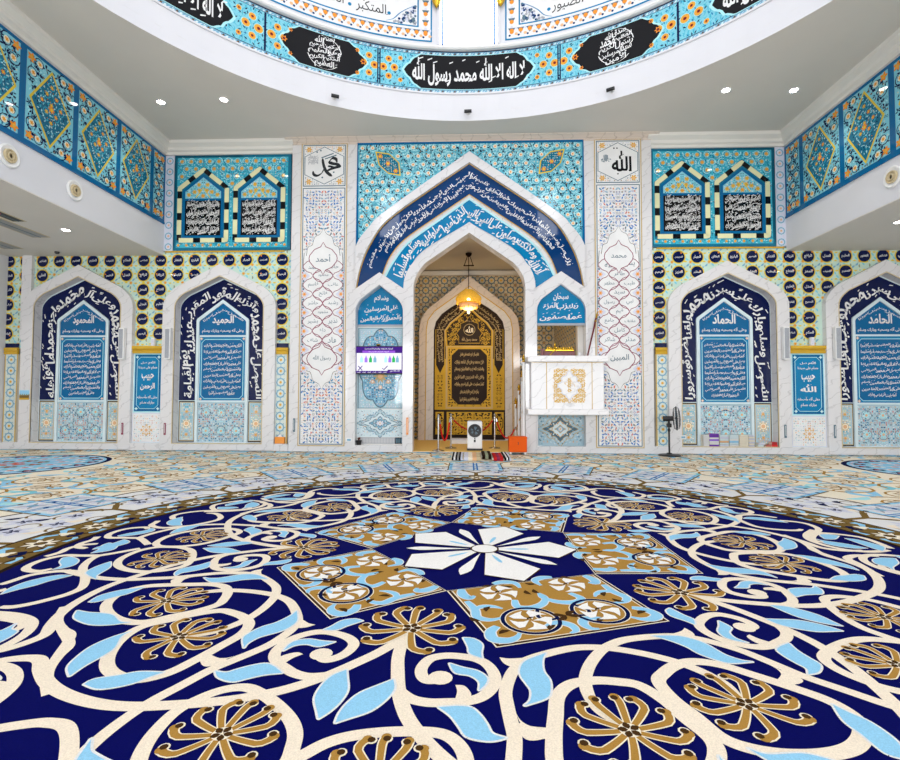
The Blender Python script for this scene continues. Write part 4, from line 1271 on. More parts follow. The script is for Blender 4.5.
# ================================================================== drum frieze and upper drum tiles
DC = DR+.04
def drummap(u, v, w): return ringpt(u, DC-w-.004, v)
fz = thing('scripture_frieze', 'ring of black scripture cartouches and cyan flowers around the ceiling opening', 'tile frieze', (DX, DY, Z2))
def seg_grid(c, t0, t1, z0, z1, col, lay, n):
    n = max(1, int((t1-t0)/(2*PI)*720))
    for k in range(n): c.rect(t0+(t1-t0)*k/n, t0+(t1-t0)*(k+1)/n, z0, z1, col, lay)
c = Cv('matte'); seg_grid(c, 0, 2*PI, Z2+.04, Z3, 'navy', 0, 160)
seg_grid(c, 0, 2*PI, Z2+.06, Z2+.145, 'steelblue', 1, 160); seg_grid(c, 0, 2*PI, Z3-.105, Z3-.03, 'steelblue', 1, 160)
n = 620
for k in range(n):
    if cos(2*PI*k/n) < -.1: continue
    for zz in (Z2+.10, Z3-.07):
        c.leaf(2*PI*k/n, zz-.03, PI/2*.9, .06, .004, ('white', 'lav', 'aqua', 'olive')[k % 4], 2)
        c.disc(2*PI*(k+.5)/n, zz, .0032, ('ltcyan', 'navy', 'white', 'cyan')[(k*7) % 4], 2, 6, .032)
c.build('border_bands', drummap, fz)
Cv.ux = 1/DR
zm0, zm1 = Z2+.155, Z3-.12; zm = (zm0+zm1)/2
def blob(tc, hw, pts=None):
    """dark cartouche with scalloped pointed ends"""
    P = []
    e = .42*(zm1-zm0)/DR*1.15
    R = [(hw-e, zm1-.004), (hw-e*.75, zm1-.09), (hw-e*.55, zm1-.12), (hw-e*.45, zm1-.24), (hw-e*.2, zm1-.30), (hw, zm)]
    R = R + [(a, 2*zm-b_) for a, b_ in reversed(R[:-1])]
    return [(tc+a, b_) for a, b_ in R] + [(tc-a, b_) for a, b_ in reversed(R)]
def floralseg(c, t0, t1):
    seg_grid(c, t0, t1, zm0, zm1, 'aqua', 0, max(2, int((t1-t0)*26)))
    rnd = random.Random(int(t0*100)); k = DR
    nx = int((t1-t0)*DR/.105)
    for i in range(nx):
        for j in range(6):
            u = t0+(t1-t0)*(i+.5)/nx; v = zm0+(zm1-zm0)*(j+.5)/6
            c.stroke([(u+.0105*cos(a), v+.0105*DR*sin(a)) for a in (rnd.random()*6+q*.55 for q in range(1))]*1+[(u+.0105*(1-.06*q)*cos(q*.6+i), v+.078*(1-.06*q)*sin(q*.6+i)) for q in range(9)], .0022, 'cyan', 1)
            a = rnd.random()*6
            c.poly([(u, v), (u+.006*cos(a), v+.045*sin(a)), (u+.012*cos(a+.4), v+.09*sin(a+.4)), (u+.007*cos(a+.7), v+.05*sin(a+.7))], rnd.choice(('navy', 'midblue', 'navy', 'blue')), 1)
def flw(c, u, v, r):
    m = 24
    c.disc(u, v, r/DR*1.3, 'ltcyan', 2, 14, r*1.3); c.disc(u, v, r/DR*1.15, 'amber', 3, 14, r*1.15)
    c.poly([(u+r/DR*(.74+.26*cos(6*2*PI*q/m))*cos(2*PI*q/m), v+r*(.74+.26*cos(6*2*PI*q/m))*sin(2*PI*q/m)) for q in range(m)], 'orange', 4)
    c.disc(u, v, r/DR*.42, 'maroon', 5, 8, r*.42)
step = 2*PI/20
for k in range(20):
    tc = k*step
    if cos(tc) < -.05: continue
    big = k % 10 == 0
for tc, hw, txt in [(0, .218, 'main'), (.478, .135, 'roundR'), (-.478, .135, 'roundL'), (.95, .20, 'side'), (-.95, .20, 'side')]:
    c = Cv('matte')
    t0, t1 = tc-(.305 if txt == 'main' else .18 if txt[0] == 'r' else .29), tc+(.305 if txt == 'main' else .18 if txt[0] == 'r' else .29)
    floralseg(c, t0, t1)
    for s in (-1, 1):
        e = (t1-t0)/2
        for du, dz, r in ((.018, .0, .085), (.036, .22, .07), (.036, -.22, .07), (.055, .02, .08), (.075, .28, .05), (.075, -.28, .05)): flw(c, tc+s*(e-du), zm+dz, r)
        c.rect(tc+s*e-.002, tc+s*e+.002, zm0, zm1, 'navy', 5)
    B = blob(tc, hw)
    half_ = [p for p in B if p[0] >= tc]
    prof_ = sorted({(round(p[0]-tc, 5), round(abs(p[1]-zm), 5)) for p in B if p[0] >= tc})
    def hgt(d):
        d = abs(d)
        if d <= prof_[0][0]: return prof_[0][1]
        for (d0, h0), (d1, h1) in zip(prof_, prof_[1:]):
            if d0 <= d <= d1: return h0+(h1-h0)*(d-d0)/((d1-d0) or 1e-9)
        return 0
    for ext, col, ly in ((.012, 'ltcyan', 3), (0, 'black', 4)):
        N_ = 60; W_ = hw+ext*.6
        for q in range(N_):
            ua, ub = -W_+2*W_*q/N_, -W_+2*W_*(q+1)/N_
            ha, hb = hgt(ua*hw/W_)+ext*1.5, hgt(ub*hw/W_)+ext*1.5
            c.poly([(tc+ua, zm-ha), (tc+ub, zm-hb), (tc+ub, zm+hb), (tc+ua, zm+ha)], col, ly)
    if txt == 'main' or txt == 'side':
        c.text(TX['ring'], tc-hw+.028, tc+hw-.028, zm-.36, zm+.36, 'white', 6, .028, 3, marks=3.5, raw=True)
    else:
        R = .37
        rows = ['صدق الله', 'العظيم محمد', 'رسول الكريم', 'سيد المرسلين', 'الأمين'] if txt == 'roundR' else ['بسم الله', 'الرحمن الرحيم', 'وهو العليم', 'الحكيم الكريم', 'العظيم']
        for q, w in enumerate(rows):
            z = zm+R*(1-.4*(q+.5)); hwz = math.sqrt(max(.01, R*R-(z-zm)**2))/DR*1.05
            c.text(w, tc-hwz, tc+hwz, z-.10, z+.12, 'white', 6, .022, 2, marks=1)
        c.stroke([(tc+R/DR*1.1*cos(a), zm+R*1.08*sin(a)) for a in (PI*.05+q*PI*.06 for q in range(9))], .003, 'white', 6)
        c.stroke([(tc+R/DR*1.1*cos(a), zm+R*1.08*sin(a)) for a in (PI*1.1+q*PI*.06 for q in range(12))], .003, 'white', 6)
    c.build('scripture_tile', lambda u, v, w: ringpt(u, DC-w-.012, v), fz)
# upper drum panels
DC2 = DR+.03
def dm2(u, v, w): return ringpt(u, DC2-w, v)
NM = ['المتكبر الخالق', 'الصبور الرشيد']
for k, (sg, word) in enumerate(((-1, NM[0]), (1, NM[1]))):
    t0, t1 = (.124, .98) if sg > 0 else (-.98, -.124)
    side = 'right' if sg > 0 else 'left'
    t = thing('drum_mural', f'white name mural with patterned border, {side} of the bright drum window', 'tile mural', ringpt((t0+t1)/2, DC2, Z3+.2), 'white murals of the drum')
    z0, z1 = Z3+.22, Z4-.55
    def frame(a0, a1, b0, b1, wt, wz, col, lay, c):
        seg_grid(c, a0, a1, b0, b0+wz, col, lay, 30); seg_grid(c, a0, a1, b1-wz, b1, col, lay, 30)
        c.rect(a0, a0+wt, b0, b1, col, lay); c.rect(a1-wt, a1, b0, b1, col, lay)
    c = Cv('matte')
    seg_grid(c, t0, t1, z0, z1, 'white', 0, 36)
    frame(t0, t1, z0, z1, .005, .04, 'midblue', 1, c); frame(t0+.045, t1-.045, z0+.36, z1-.36, .005, .035, 'midblue', 1, c)
    nn = int((t1-t0)/.03)
    for i in range(nn):
        u = t0+.022+(t1-t0-.044)*i/(nn-1)
        for v in (z0+.20,):
            c.poly([(u-.012, v+.10), (u+.012, v+.10), (u, v-.06)], 'slate', 2); c.disc(u, v+.03, .0075, 'orange', 3, 8, .055); c.disc(u+.015, v-.06, .006, 'peach', 2, 6, .04); c.disc(u+.015, v+.09, .005, 'lav', 2, 6, .04)
            c.disc(u-.007, v-.09, .004, 'dkblue', 2, 6, .03)
    for i in range(9):
        v = z0+.20+i*.26
        for u in (t0+.022, t1-.022): c.poly([(u-.012, v+.1), (u+.012, v+.1), (u, v-.06)], 'slate', 2); c.disc(u, v, .0075, 'orange', 3, 8, .055); c.disc(u, v+.13, .005, 'lav', 2, 6, .04)
    # inner white field with cut corner
    inner = (t0+.055, t1-.055)
    ed = inner[0] if sg > 0 else inner[1]
    for i in range(60):
        rr = random.Random(i); a, b_ = rr.random(), rr.random()
        if a+b_ > 1: a, b_ = 1-a, 1-b_
        u, v = ed+sg*a*.075, z0+.42+b_*.5
        c.disc(u, v, .005, ('slate', 'lav', 'dkblue', 'gry')[i % 4], 2, 6, .035)
    cv = [(ed+sg*.10, z0+.42), (ed+sg*.075, z0+.50), (ed+sg*.055, z0+.66), (ed+sg*.03, z0+.80), (ed, z0+.92)]
    c.stroke(catmull(cv, 4), .004, 'midblue', 3)
    um = ed+sg*.20
    c.text(word.split()[0], *(sorted((ed+sg*.10, ed+sg*.20))), z0+.50, z0+.82, 'black', 3, .0, 3, marks=1)
    c.text(word.split()[1], *(sorted((ed+sg*.24, ed+sg*.33))), z0+.50, z0+.82, 'black', 3, .0, 3, marks=1)
    for u in (.09, .22, .35): c.disc(ed+sg*u, z0+.62, .006, 'midblue', 3, 8, .045)
    for u in (.45, .6): c.text('الكريم' if u < .5 else 'العزيز', *sorted((ed+sg*u, ed+sg*(u+.1))), z0+.5, z0+.85, 'black', 3, .0, 2)
    c.build('mural_tiles', dm2, t)
Cv.ux = 1.0
# ================================================================== the carpet
TR={
 'spiral':[(1.645,0.147),(1.671,0.2),(1.671,0.259),(1.651,0.316),(1.626,0.372),(1.584,0.417),(1.52,0.438),(1.45,0.431),(1.385,0.39),(1.355,0.338),(1.354,0.279),(1.369,0.216),(1.407,0.169),(1.467,0.159),(1.516,0.172),(1.549,0.203),(1.541,0.242),(1.516,0.261)],
 'Sc4':[(2.281,0.044),(2.385,0.149),(2.444,0.208),(2.431,0.305),(2.369,0.431),(2.24,0.582),(2.153,0.718),(2.153,0.803),(2.184,0.864),(2.237,0.932),(2.295,0.971),(2.355,0.972)],
 'd4':[(2.333,0.496),(2.463,0.482),(2.573,0.547),(2.597,0.64),(2.612,0.697)],
 'e4':[(2.431,0.198),(2.569,0.202),(2.668,0.205),(2.725,0.293),(2.72,0.4),(2.671,0.467),(2.585,0.49),(2.541,0.444)],
 'f4':[(2.764,0.224),(2.739,0.143),(2.754,0.059),(2.72,-0.02),(2.635,-0.052)],
 'leafpair':[(1.918,1.072),(1.955,1.006),(1.887,1.026),(1.815,1.033),(1.754,1.051),(1.678,1.114),(1.631,1.12),(1.699,1.145),(1.781,1.147),(1.866,1.111)],
 'leafS':[(2.282,0.52),(2.308,0.443),(2.303,0.374),(2.287,0.316),(2.222,0.413),(2.207,0.506),(2.197,0.556),(2.162,0.603)],
 'leafe':[(2.521,0.457),(2.525,0.394),(2.591,0.325),(2.631,0.251),(2.594,0.234),(2.504,0.293),(2.462,0.378),(2.483,0.434)],
 'leafd':[(2.487,0.823),(2.513,0.75),(2.509,0.66),(2.466,0.588),(2.409,0.549),(2.341,0.555),(2.369,0.597),(2.4,0.646),(2.419,0.703),(2.462,0.77)],
 'leaff':[(2.525,0.153),(2.535,0.069),(2.577,-0.018),(2.573,-0.073),(2.482,-0.02),(2.442,0.067),(2.468,0.118)],
 'leafg':[(1.98,0.839),(1.976,0.777),(1.947,0.723),(1.861,0.692),(1.879,0.775),(1.906,0.806),(1.933,0.837)],
 'leafring':[(1.956,-0.934),(1.919,-0.93),(1.874,-0.912),(1.841,-0.876),(1.821,-0.832),(1.87,-0.771),(1.9,-0.8),(1.922,-0.848),(1.939,-0.903)],
 'leafbase':[(1.371,0.507),(1.306,0.516),(1.221,0.58),(1.278,0.575),(1.355,0.59),(1.408,0.62),(1.474,0.632),(1.521,0.624),(1.583,0.564),(1.549,0.576),(1.496,0.57),(1.458,0.547),(1.418,0.52)],
 'leafs1':[(1.421,0.249),(1.432,0.304),(1.436,0.361),(1.465,0.404),(1.505,0.412),(1.55,0.401),(1.502,0.387),(1.474,0.345),(1.474,0.289)],
 'leafs2':[(1.211,0.237),(1.205,0.279),(1.238,0.324),(1.303,0.339),(1.342,0.353),(1.325,0.3),(1.278,0.278)],
 'leafs3':[(1.676,0.319),(1.65,0.392),(1.675,0.436),(1.715,0.471),(1.75,0.497),(1.756,0.54),(1.782,0.505),(1.788,0.462),(1.76,0.419),(1.702,0.371)],
 'leafA':[(1.589,0.095),(1.638,0.122),(1.701,0.124),(1.774,0.104),(1.832,0.056),(1.862,0.03),(1.82,0.017),(1.764,0.013),(1.699,0.025),(1.629,0.069)],
 'leafring2':[(1.825,-0.712),(1.864,-0.733),(1.913,-0.752),(1.957,-0.796),(1.978,-0.84),(1.973,-0.906),(1.939,-0.904),(1.893,-0.845),(1.852,-0.798)],
 'leafarch':[(1.394,-0.519),(1.437,-0.534),(1.507,-0.57),(1.586,-0.558),(1.536,-0.602),(1.477,-0.62),(1.409,-0.601)],
 'leaf_k1c':[(1.657,-0.373),(1.671,-0.331),(1.685,-0.303),(1.714,-0.354),(1.756,-0.397),(1.786,-0.425),(1.791,-0.463),(1.782,-0.503),(1.766,-0.529),(1.763,-0.484),(1.733,-0.458),(1.691,-0.424)],
 'thorn1':[(1.313,0.415),(1.308,0.457),(1.275,0.523),(1.353,0.502),(1.364,0.469),(1.348,0.438)],
 'thorn2':[(1.606,0.532),(1.659,0.564),(1.678,0.602),(1.673,0.64),(1.661,0.674),(1.709,0.661),(1.728,0.632),(1.731,0.6)],
 'thorn3':[(1.546,0.313),(1.541,0.345),(1.575,0.379),(1.606,0.385),(1.622,0.338),(1.58,0.331)],
 'thorn4':[(1.664,-0.665),(1.677,-0.603),(1.673,-0.544),(1.708,-0.564),(1.742,-0.598),(1.728,-0.638),(1.691,-0.665)],
 'thorn5':[(1.905,1.259),(1.882,1.238),(1.882,1.18),(1.881,1.202),(1.824,1.244),(1.865,1.258)],
 'thorn6':[(1.854,1.357),(1.872,1.306),(1.853,1.281),(1.814,1.28),(1.829,1.318),(1.788,1.367),(1.755,1.391),(1.793,1.398)],
 'b1':[(0.713,0.068),(0.778,0.096),(0.808,0.14),(0.774,0.158)],
 'b2':[(0.85,0.139),(0.927,0.203),(1.005,0.238),(1.012,0.302),(0.965,0.353)],
 'b2b':[(0.927,0.203),(0.885,0.23),(0.868,0.279),(0.876,0.326)],
 'b3':[(0.755,0.359),(0.829,0.387),(0.823,0.45),(0.757,0.497),(0.671,0.497),(0.63,0.458)],
 'b4':[(1.065,0.346),(1.124,0.331),(1.182,0.358),(1.177,0.413),(1.141,0.445),(1.094,0.452)],
 'b5':[(0.993,0.55),(0.938,0.589),(0.945,0.648),(0.989,0.675),(1.022,0.656)],
 'b6':[(0.584,0.207),(0.54,0.248),(0.533,0.313),(0.591,0.353)],
 'br':[(0.635,0.176),(0.93,0.281),(1.032,0.285),(1.128,0.39),(0.628,0.485),(1.02,0.588),(0.578,0.336)],
 'nav2':[(0.827,0.483),(0.912,0.502),(0.923,0.552),(0.897,0.584)],
 'o1':[(2.154,1.699),(2.097,1.811),(2.015,1.916),(1.925,1.935),(1.831,1.917),(1.759,1.876),(1.725,1.757),(1.731,1.631),(1.792,1.595)],
 'o2':[(1.725,1.969),(1.688,1.775),(1.704,1.632),(1.77,1.538),(1.857,1.488),(1.955,1.481),(2.053,1.535),(2.14,1.639)],
 'o3':[(1.498,2.165),(1.606,2.192),(1.696,2.152),(1.757,2.019),(1.735,1.857)],
 'o4':[(1.547,1.656),(1.657,1.531),(1.721,1.401),(1.794,1.25),(1.874,1.191),(1.968,1.115)],
 'l1':[(1.768,1.813),(1.815,1.873),(1.877,1.876),(1.853,1.747),(1.799,1.705)],
 'l2':[(1.914,1.816),(1.982,1.825),(2.066,1.766),(2.118,1.708),(2.103,1.585),(2.058,1.624),(1.992,1.709)],
 'l3':[(2.04,1.312),(2.083,1.388),(2.15,1.43),(2.156,1.322),(2.122,1.205),(2.121,1.145),(2.095,1.198),(2.048,1.223)],
}
S14 = 1.4
MCX, MCY, MPH = .1129*1.4, 3.3478*1.4, -1.8686
carpet = thing('carpet', 'wall-to-wall cream carpet with a huge navy floral medallion', 'carpet', (0, 4, -.012))
Cv.LH = .0007
# ---- field
fc = Cv('carpet')
fc.rect(-12.74, 13.05, YR+.02, YF-.0, 'ivory', 0)
rnd = random.Random(3)
R_OUT = 5.72
corner = [(-9.6, 10.15), (9.75, 10.4)]
def free(x, y, m=0):
    if math.hypot(x-MCX, y-MCY) < R_OUT+m: return False
    return not any(math.hypot(x-a, y-b) < 1.85+m for a, b in corner)
def comet(c, x, y, r, a0=0, lay=2, n=10, gold='gold', outline=True, ln=9):
    for q in range(n):
        a = a0+2*PI*(q+.5)/n
        d = 1 if sin(a-a0) > 0 else -1
        if cos(a-a0) < -.85: d *= .25
        pts = []
        for k in range(ln):
            t = k/(ln-1); aa = a + d*(.14*t + .9*max(0, t-.62)**1.4); rr = r*(.10+.90*t*(1-.16*max(0, t-.65)/.35))
            pts.append((x+rr*cos(aa), y+rr*sin(aa)))
        if outline: c.stroke(pts, r*.13, 'ivory', lay, w2=r*.18)
        c.stroke(pts, r*.09, gold, lay+1, w2=r*.128)
        e = pts[-1]; e2 = (x+r*.80*cos(a+d*.47), y+r*.80*sin(a+d*.47))
        if outline: c.disc(e2[0]*.7+e[0]*.3, e2[1]*.7+e[1]*.3, r*.095, 'ivory', lay, 10)
        c.disc(e[0], e[1], r*.085, gold, lay+1, 10)
        c.disc(e2[0]*.7+e[0]*.3, e2[1]*.7+e[1]*.3, r*.066, 'brown', lay+2, 8)
    c.disc(x, y, r*.165, 'ivory', lay+2, 14)
    for q in range(5):
        a = a0+2*PI*(q+.5)/5; c.leaf(x+r*.02*cos(a), y+r*.02*sin(a), a, r*.165, r*.115, 'brown', lay+3, 0)
yy = 3.2; j = 0
while yy < YF-.3:
    xx = -12.0+(j % 2)*.6
    while xx < 11.9:
        if free(xx, yy, .35):
            fl = (int(xx*3)+j) % 3
            fc.spiral(xx, yy, .50, 'gold', 2, 1.1, rnd.random()*6, rnd.choice((1, -1)), .05, .5, 14)
            comet(fc, xx, yy, .25, rnd.random(), 2, 8, outline=False, ln=5)
        for q in range(3):
            u, v = xx+.6+rnd.uniform(-.2, .2), yy+rnd.uniform(-.3, .3)
            if free(u, v, .3): fc.leaf(u, v, rnd.random()*6, .50, .16, ('sky', 'ltcyan', 'sky')[q], 1, .5)
        if free(xx+.6, yy+.1, .25): fc.spiral(xx+.6, yy+.1, .26, 'sky' if (j % 2) else 'aqua', 1, .8, rnd.random()*6, 1, .11, .5, 12)
        if free(xx+.4, yy+.3, .2): fc.ring(xx+.4, yy+.3, .12, .03, 'gold', 1, 10, 0, 4.5)
        xx += 1.2
    yy += .64; j += 1
# border along the wall
for k in range(86):
    x = -12.6+k*.295
    fc.leaf(x, YF-.26, .2, .34, .13, ('sky', 'aqua', 'steelblue', 'navy')[(k*5) % 4], 2, .3)
fc.rect(-12.75, 12.95, YF-.10, YF-.03, 'steelblue', 1)
# lobed white ring with blue tile squares around the medallion
def P(r, deg): a = math.radians(deg); return (MCX+r*S14*cos(a), MCY+r*S14*sin(a))
ringpts = []
for k in range(240):
    ph = (k*1.5) % 18; r = 3.90+.22*abs(sin(math.radians(k*1.5*10)))
    ringpts.append(P(r, k*1.5))
fc.poly(ringpts, 'brown', 3)
fc.poly([(MCX+(x-MCX)*.99, MCY+(y-MCY)*.99) for x, y in ringpts], 'white', 4)
for k in range(20):
    b0 = 90+18*k
    if sin(math.radians(b0)) < -.75: continue
    for q in (-1, 1):
        fc.stroke([P(3.24, b0+.0), P(3.45, b0+.0), P(3.62, b0+q*2.2)], .075, 'olive', 6)
        fc.stroke([P(3.62, b0+q*2.2), P(3.8, b0+q*4.5), P(3.95, b0+q*5.0)], .05, 'olive', 6)
    # field of the white ring between two spokes
    m = b0+9
    for dr, da in ((3.40, 0), (3.52, -4.2), (3.52, 4.2), (3.72, 0), (3.78, -4.6), (3.78, 4.6)):
        p = P(dr, m+da)
        fc.flower(p[0], p[1], .20, 'lav', None, 5, 6)
        for q in range(5):
            a = 2*PI*q/5+dr; fc.leaf(p[0], p[1], a, .09, .035, 'navy', 7, .4)
    for dr, da in ((3.32, -3), (3.32, 3), (3.62, -2.4), (3.62, 2.4), (3.62, -6.2), (3.62, 6.2), (3.88, -2), (3.88, 2)):
        p = P(dr, m+da); fc.leaf(p[0], p[1], math.radians(m+da+50), .20, .10, ('navy', 'gold', 'cream', 'navy')[int(abs(da)*10) % 4], 6, .5)
        fc.ring(p[0]+.1, p[1]+.05, .11, .03, ('olive', 'cream')[int(dr*100) % 2], 5, 10, 0, 4.4)
    # blue tile square
    c0 = P(4.08, b0); ca, sa = cos(math.radians(b0)), sin(math.radians(b0))
    def T(u, v): return (c0[0]+u*ca-v*sa, c0[1]+u*sa+v*ca)
    h = .56
    if math.hypot(*c0) and sin(math.radians(b0)) > -.5:
        fc.poly([T(-h, -h), T(h, -h), T(h, h), T(-h, h)], 'olive', 6); fc.poly([T(-h*.93, -h*.93), T(h*.93, -h*.93), T(h*.93, h*.93), T(-h*.93, h*.93)], 'pale', 7)
        for a in (-1, 1):
            for b_ in (-1, 1):
                e = T(a*h*.46, b_*h*.46); fc.flower(e[0], e[1], h*.52, 'white', None, 8, 4, a=math.radians(b0+45)); fc.flower(e[0], e[1], h*.33, 'lav', 'steelblue', 10, 8)
                for q in range(4): fc.leaf(e[0], e[1], math.radians(b0)+PI/4+PI/2*q, h*.38, h*.07, 'gry', 11, 0)
                for q in range(4):
                    f_ = T(a*h*.46+h*.44*cos(PI/2*q), b_*h*.46+h*.44*sin(PI/2*q)); fc.disc(f_[0], f_[1], h*.06, 'navy', 9, 8)
        for q in (-.035, .035): fc.stroke([T(-h*.93, q), T(h*.93, q)], .030, 'royal', 9); fc.stroke([T(q, -h*.93), T(q, h*.93)], .030, 'royal', 9)
        fc.outline([T(-h*.9, -h*.9), T(h*.9, -h*.9), T(h*.9, h*.9), T(-h*.9, h*.9)], .09, 'sky', 8)
# round corner medallions
for a, b_ in corner:
    fc.disc(a, b_, 1.80, 'navy', 3, 48); fc.disc(a, b_, 1.70, 'sky', 4, 48)
    for rr, nn, col in ((1.5, 20, 'navy'), (1.22, 16, 'white'), (.9, 12, 'lav'), (.55, 8, 'olive'), (.2, 4, 'rose')):
        for k in range(nn):
            t = 2*PI*k/nn; fc.flower(a+rr*cos(t), b_+rr*sin(t), .17, col, 'rose', 5, 5); fc.leaf(a+rr*cos(t), b_+rr*sin(t), t+1, .3, .12, 'aqua', 5, .4)
    fc.ring(a, b_, 1.62, .05, 'lav', 5, 48)
fc.build('carpet_field', floormap(-.009), carpet)

# ---- border ring of the medallion
bc = Cv('carpet')
RB0, RB1 = 2.82, 3.245
bc.disc(MCX, MCY, RB1*S14, 'dkbrown', 0, 160); bc.disc(MCX, MCY, (RB1-.025)*S14, 'olive', 1, 160)
def PB(r, deg): return P(r, deg)
HEX['darkolive'] = (.10, .062, .018)
for k in range(40):
    d = 90+9*k
    if -160 < ((d+90) % 360)-180 < 160 and False: continue
    if sin(math.radians(d)) < -.80: continue
    p = PB(3.03, d); c = bc
    rr = .155
    c.flower(p[0], p[1], rr*1.15, 'brown', None, 3, 8); c.flower(p[0], p[1], rr, 'ivory', None, 5, 8); c.disc(p[0], p[1], rr*.36, 'brown', 7, 10); c.disc(p[0], p[1], rr*.2, 'olive', 8, 8)
    for q in (-1, 1):
        c.stroke([PB(3.03+.12, d+q*1.8), PB(3.03+.13, d+q*3.0), PB(3.10, d+q*4.1)], .10, 'sky', 3, w2=.05)
        c.stroke([PB(3.03-.11, d+q*1.6), PB(3.03-.12, d+q*3.2), PB(2.98, d+q*4.3)], .09, 'brown', 3, w2=.04)
        c.stroke([PB(2.90, d+q*1.0), PB(2.89, d+q*2.4), PB(2.93, d+q*3.4)], .085, 'sky', 3, w2=.04)
    p = PB(3.06, d+4.5); c.flower(p[0], p[1], .085, 'ivory', 'ivory', 5, 3, a=math.radians(d))
    c.stroke([PB(3.0, d+3.4), PB(2.96, d+4.5), PB(3.0, d+5.6)], .07, 'navy', 4)
    c.stroke([PB(3.16, d+3.6), PB(3.19, d+4.5), PB(3.16, d+5.4)], .06, 'darkolive', 3)
bc.ring(MCX, MCY, (RB0+.022)*S14, .055, 'dkbrown', 4, 160); bc.ring(MCX, MCY, (RB0+.055)*S14, .03, 'olive', 5, 160)
bc.build('border_ring', floormap(-.004), carpet)

# ---- navy medallion: one half sector traced, mirrored, five times around
mc = Cv('carpet')
mc.disc(MCX, MCY, RB0*S14, 'cnavy', 0, 160)
def sectors(draw):
    for k in range(5):
        for m in (1, -1):
            a = MPH+2*PI*k/5
            def tf(p, a=a, m=m):
                x, y = p[0]*S14, p[1]*m*S14
                return (MCX+x*cos(a)-y*sin(a), MCY+x*sin(a)+y*cos(a))
            draw(tf)
BANDS = [  # points (units of the eye height), width, closed
 ([(1.25,.0),(1.33,.012),(1.44,.045),(1.54,.09),(1.64,.14),(1.73,.20),(1.80,.265),(1.88,.37),(1.95,.50),(2.01,.64),(2.035,.76),(2.035,.90),(2.01,1.03),(1.96,1.15),(1.915,1.23),(1.92,1.29),(1.97,1.37),(2.07,1.43)], .050, False),
 ([(1.335,.92),(1.335,.85),(1.355,.77),(1.405,.695),(1.49,.66),(1.60,.665),(1.72,.675),(1.82,.695),(1.885,.755),(1.895,.84),(1.87,.93),(1.81,1.01),(1.72,1.08),(1.63,1.115),(1.56,1.11),(1.48,1.05),(1.40,.995)], .050, True),
 ([(2.06,.005),(1.99,.03),(1.94,.06),(1.895,.11),(1.85,.19),(1.815,.28),(1.80,.36),(1.83,.42),(1.89,.46),(1.98,.48),(2.08,.455),(2.16,.41),(2.22,.35),(2.26,.27),(2.27,.18),(2.25,.08),(2.18,.01)], .046, True),
 ([(2.44,.47),(2.36,.51),(2.26,.55),(2.15,.585),(2.05,.60),(1.96,.60),(1.87,.585),(1.75,.565),(1.68,.54),(1.60,.51),(1.53,.488),(1.45,.482),(1.38,.487),(1.31,.512),(1.25,.558),(1.18,.63),(1.13,.70),(1.10,.79),(1.093,.87),(1.10,.97),(1.125,1.07),(1.17,1.15),(1.23,1.21),(1.31,1.235)], .046, False),
 (TR['spiral'], .046, False), (TR['Sc4'], .046, False), (TR['d4'], .046, False), (TR['e4'], .046, False), (TR['f4'], .046, False),
 (TR['o1'], .046, False), (TR['o2'], .046, False), (TR['o3'], .046, False), (TR['o4'], .040, False),
]
ALLB = BANDS
def draw_bands(tf):
    for pts, w, cl in ALLB:
        p = [tf(q) for q in catmull(pts, 7, cl)]
        if cl: mc.stroke(p, w*S14, 'cream', 2, closed=True)
        else: mc.stroke(p, w*S14, 'cream', 2, taper=lambda t: 1.0 if t < .9 else 1.0-.35*(t-.9)/.1)
    e = tf((1.52, .248)); mc.disc(e[0], e[1], .062, 'cream', 2, 16)
    for nm in ('thorn1', 'thorn2', 'thorn3'):
        mc.poly([tf(q) for q in smooth_poly(TR[nm], 4)], 'cream', 3)
    mc.poly([tf((x, -y)) for x, y in smooth_poly(TR['thorn4'], 4)], 'cream', 3)
sectors(draw_bands)
def rim(q):
    # thin pale edge: one quad per side with a dot at each bend, so that pointed tips stay clean
    for a, b_ in zip(q, q[1:]+q[:1]):
        if math.hypot(a[0]-b_[0], a[1]-b_[1]) > 1e-4: mc.stroke([a, b_], .022, 'white', 4)
    for a in q[::2]: mc.disc(a[0], a[1], .011, 'white', 4, 6)
def draw_leaves(tf):
    for nm in ('leafpair', 'leafS', 'leafe', 'leafd', 'leaff', 'l1', 'l2', 'l3', 'leafbase', 'leafs1', 'leafs2', 'leafs3', 'leafA'):
        p = smooth_poly(TR[nm], 4); q = [tf(a) for a in p]
        rim(q); mc.poly(q, 'sky', 5)
    for nm in ('leafring', 'leafring2', 'leaf_k1c'):
        p = [(x, -y) for x, y in smooth_poly(TR[nm], 4)]; q = [tf(a) for a in p]
        if nm != 'leafring': rim(q); mc.poly(q, 'sky', 5)
sectors(draw_leaves)
def ctf(k, m=1):
    a = MPH+2*PI*k/5
    return lambda p: (MCX+p[0]*S14*cos(a)-p[1]*m*S14*sin(a), MCY+p[0]*S14*sin(a)+p[1]*m*S14*cos(a))
for k in range(5):
    a = MPH+2*PI*k/5
    f = ctf(k)
    p = f((1.205, 0)); comet(mc, p[0], p[1], .25*S14, a, 6)
    for m in (1, -1):
        f = ctf(k, m)
        p = f((1.60, .885)); comet(mc, p[0], p[1], .20*S14, a+m*.5, 6)
        p = f((2.02, .258)); comet(mc, p[0], p[1], .185*S14, a+m*.1, 6)
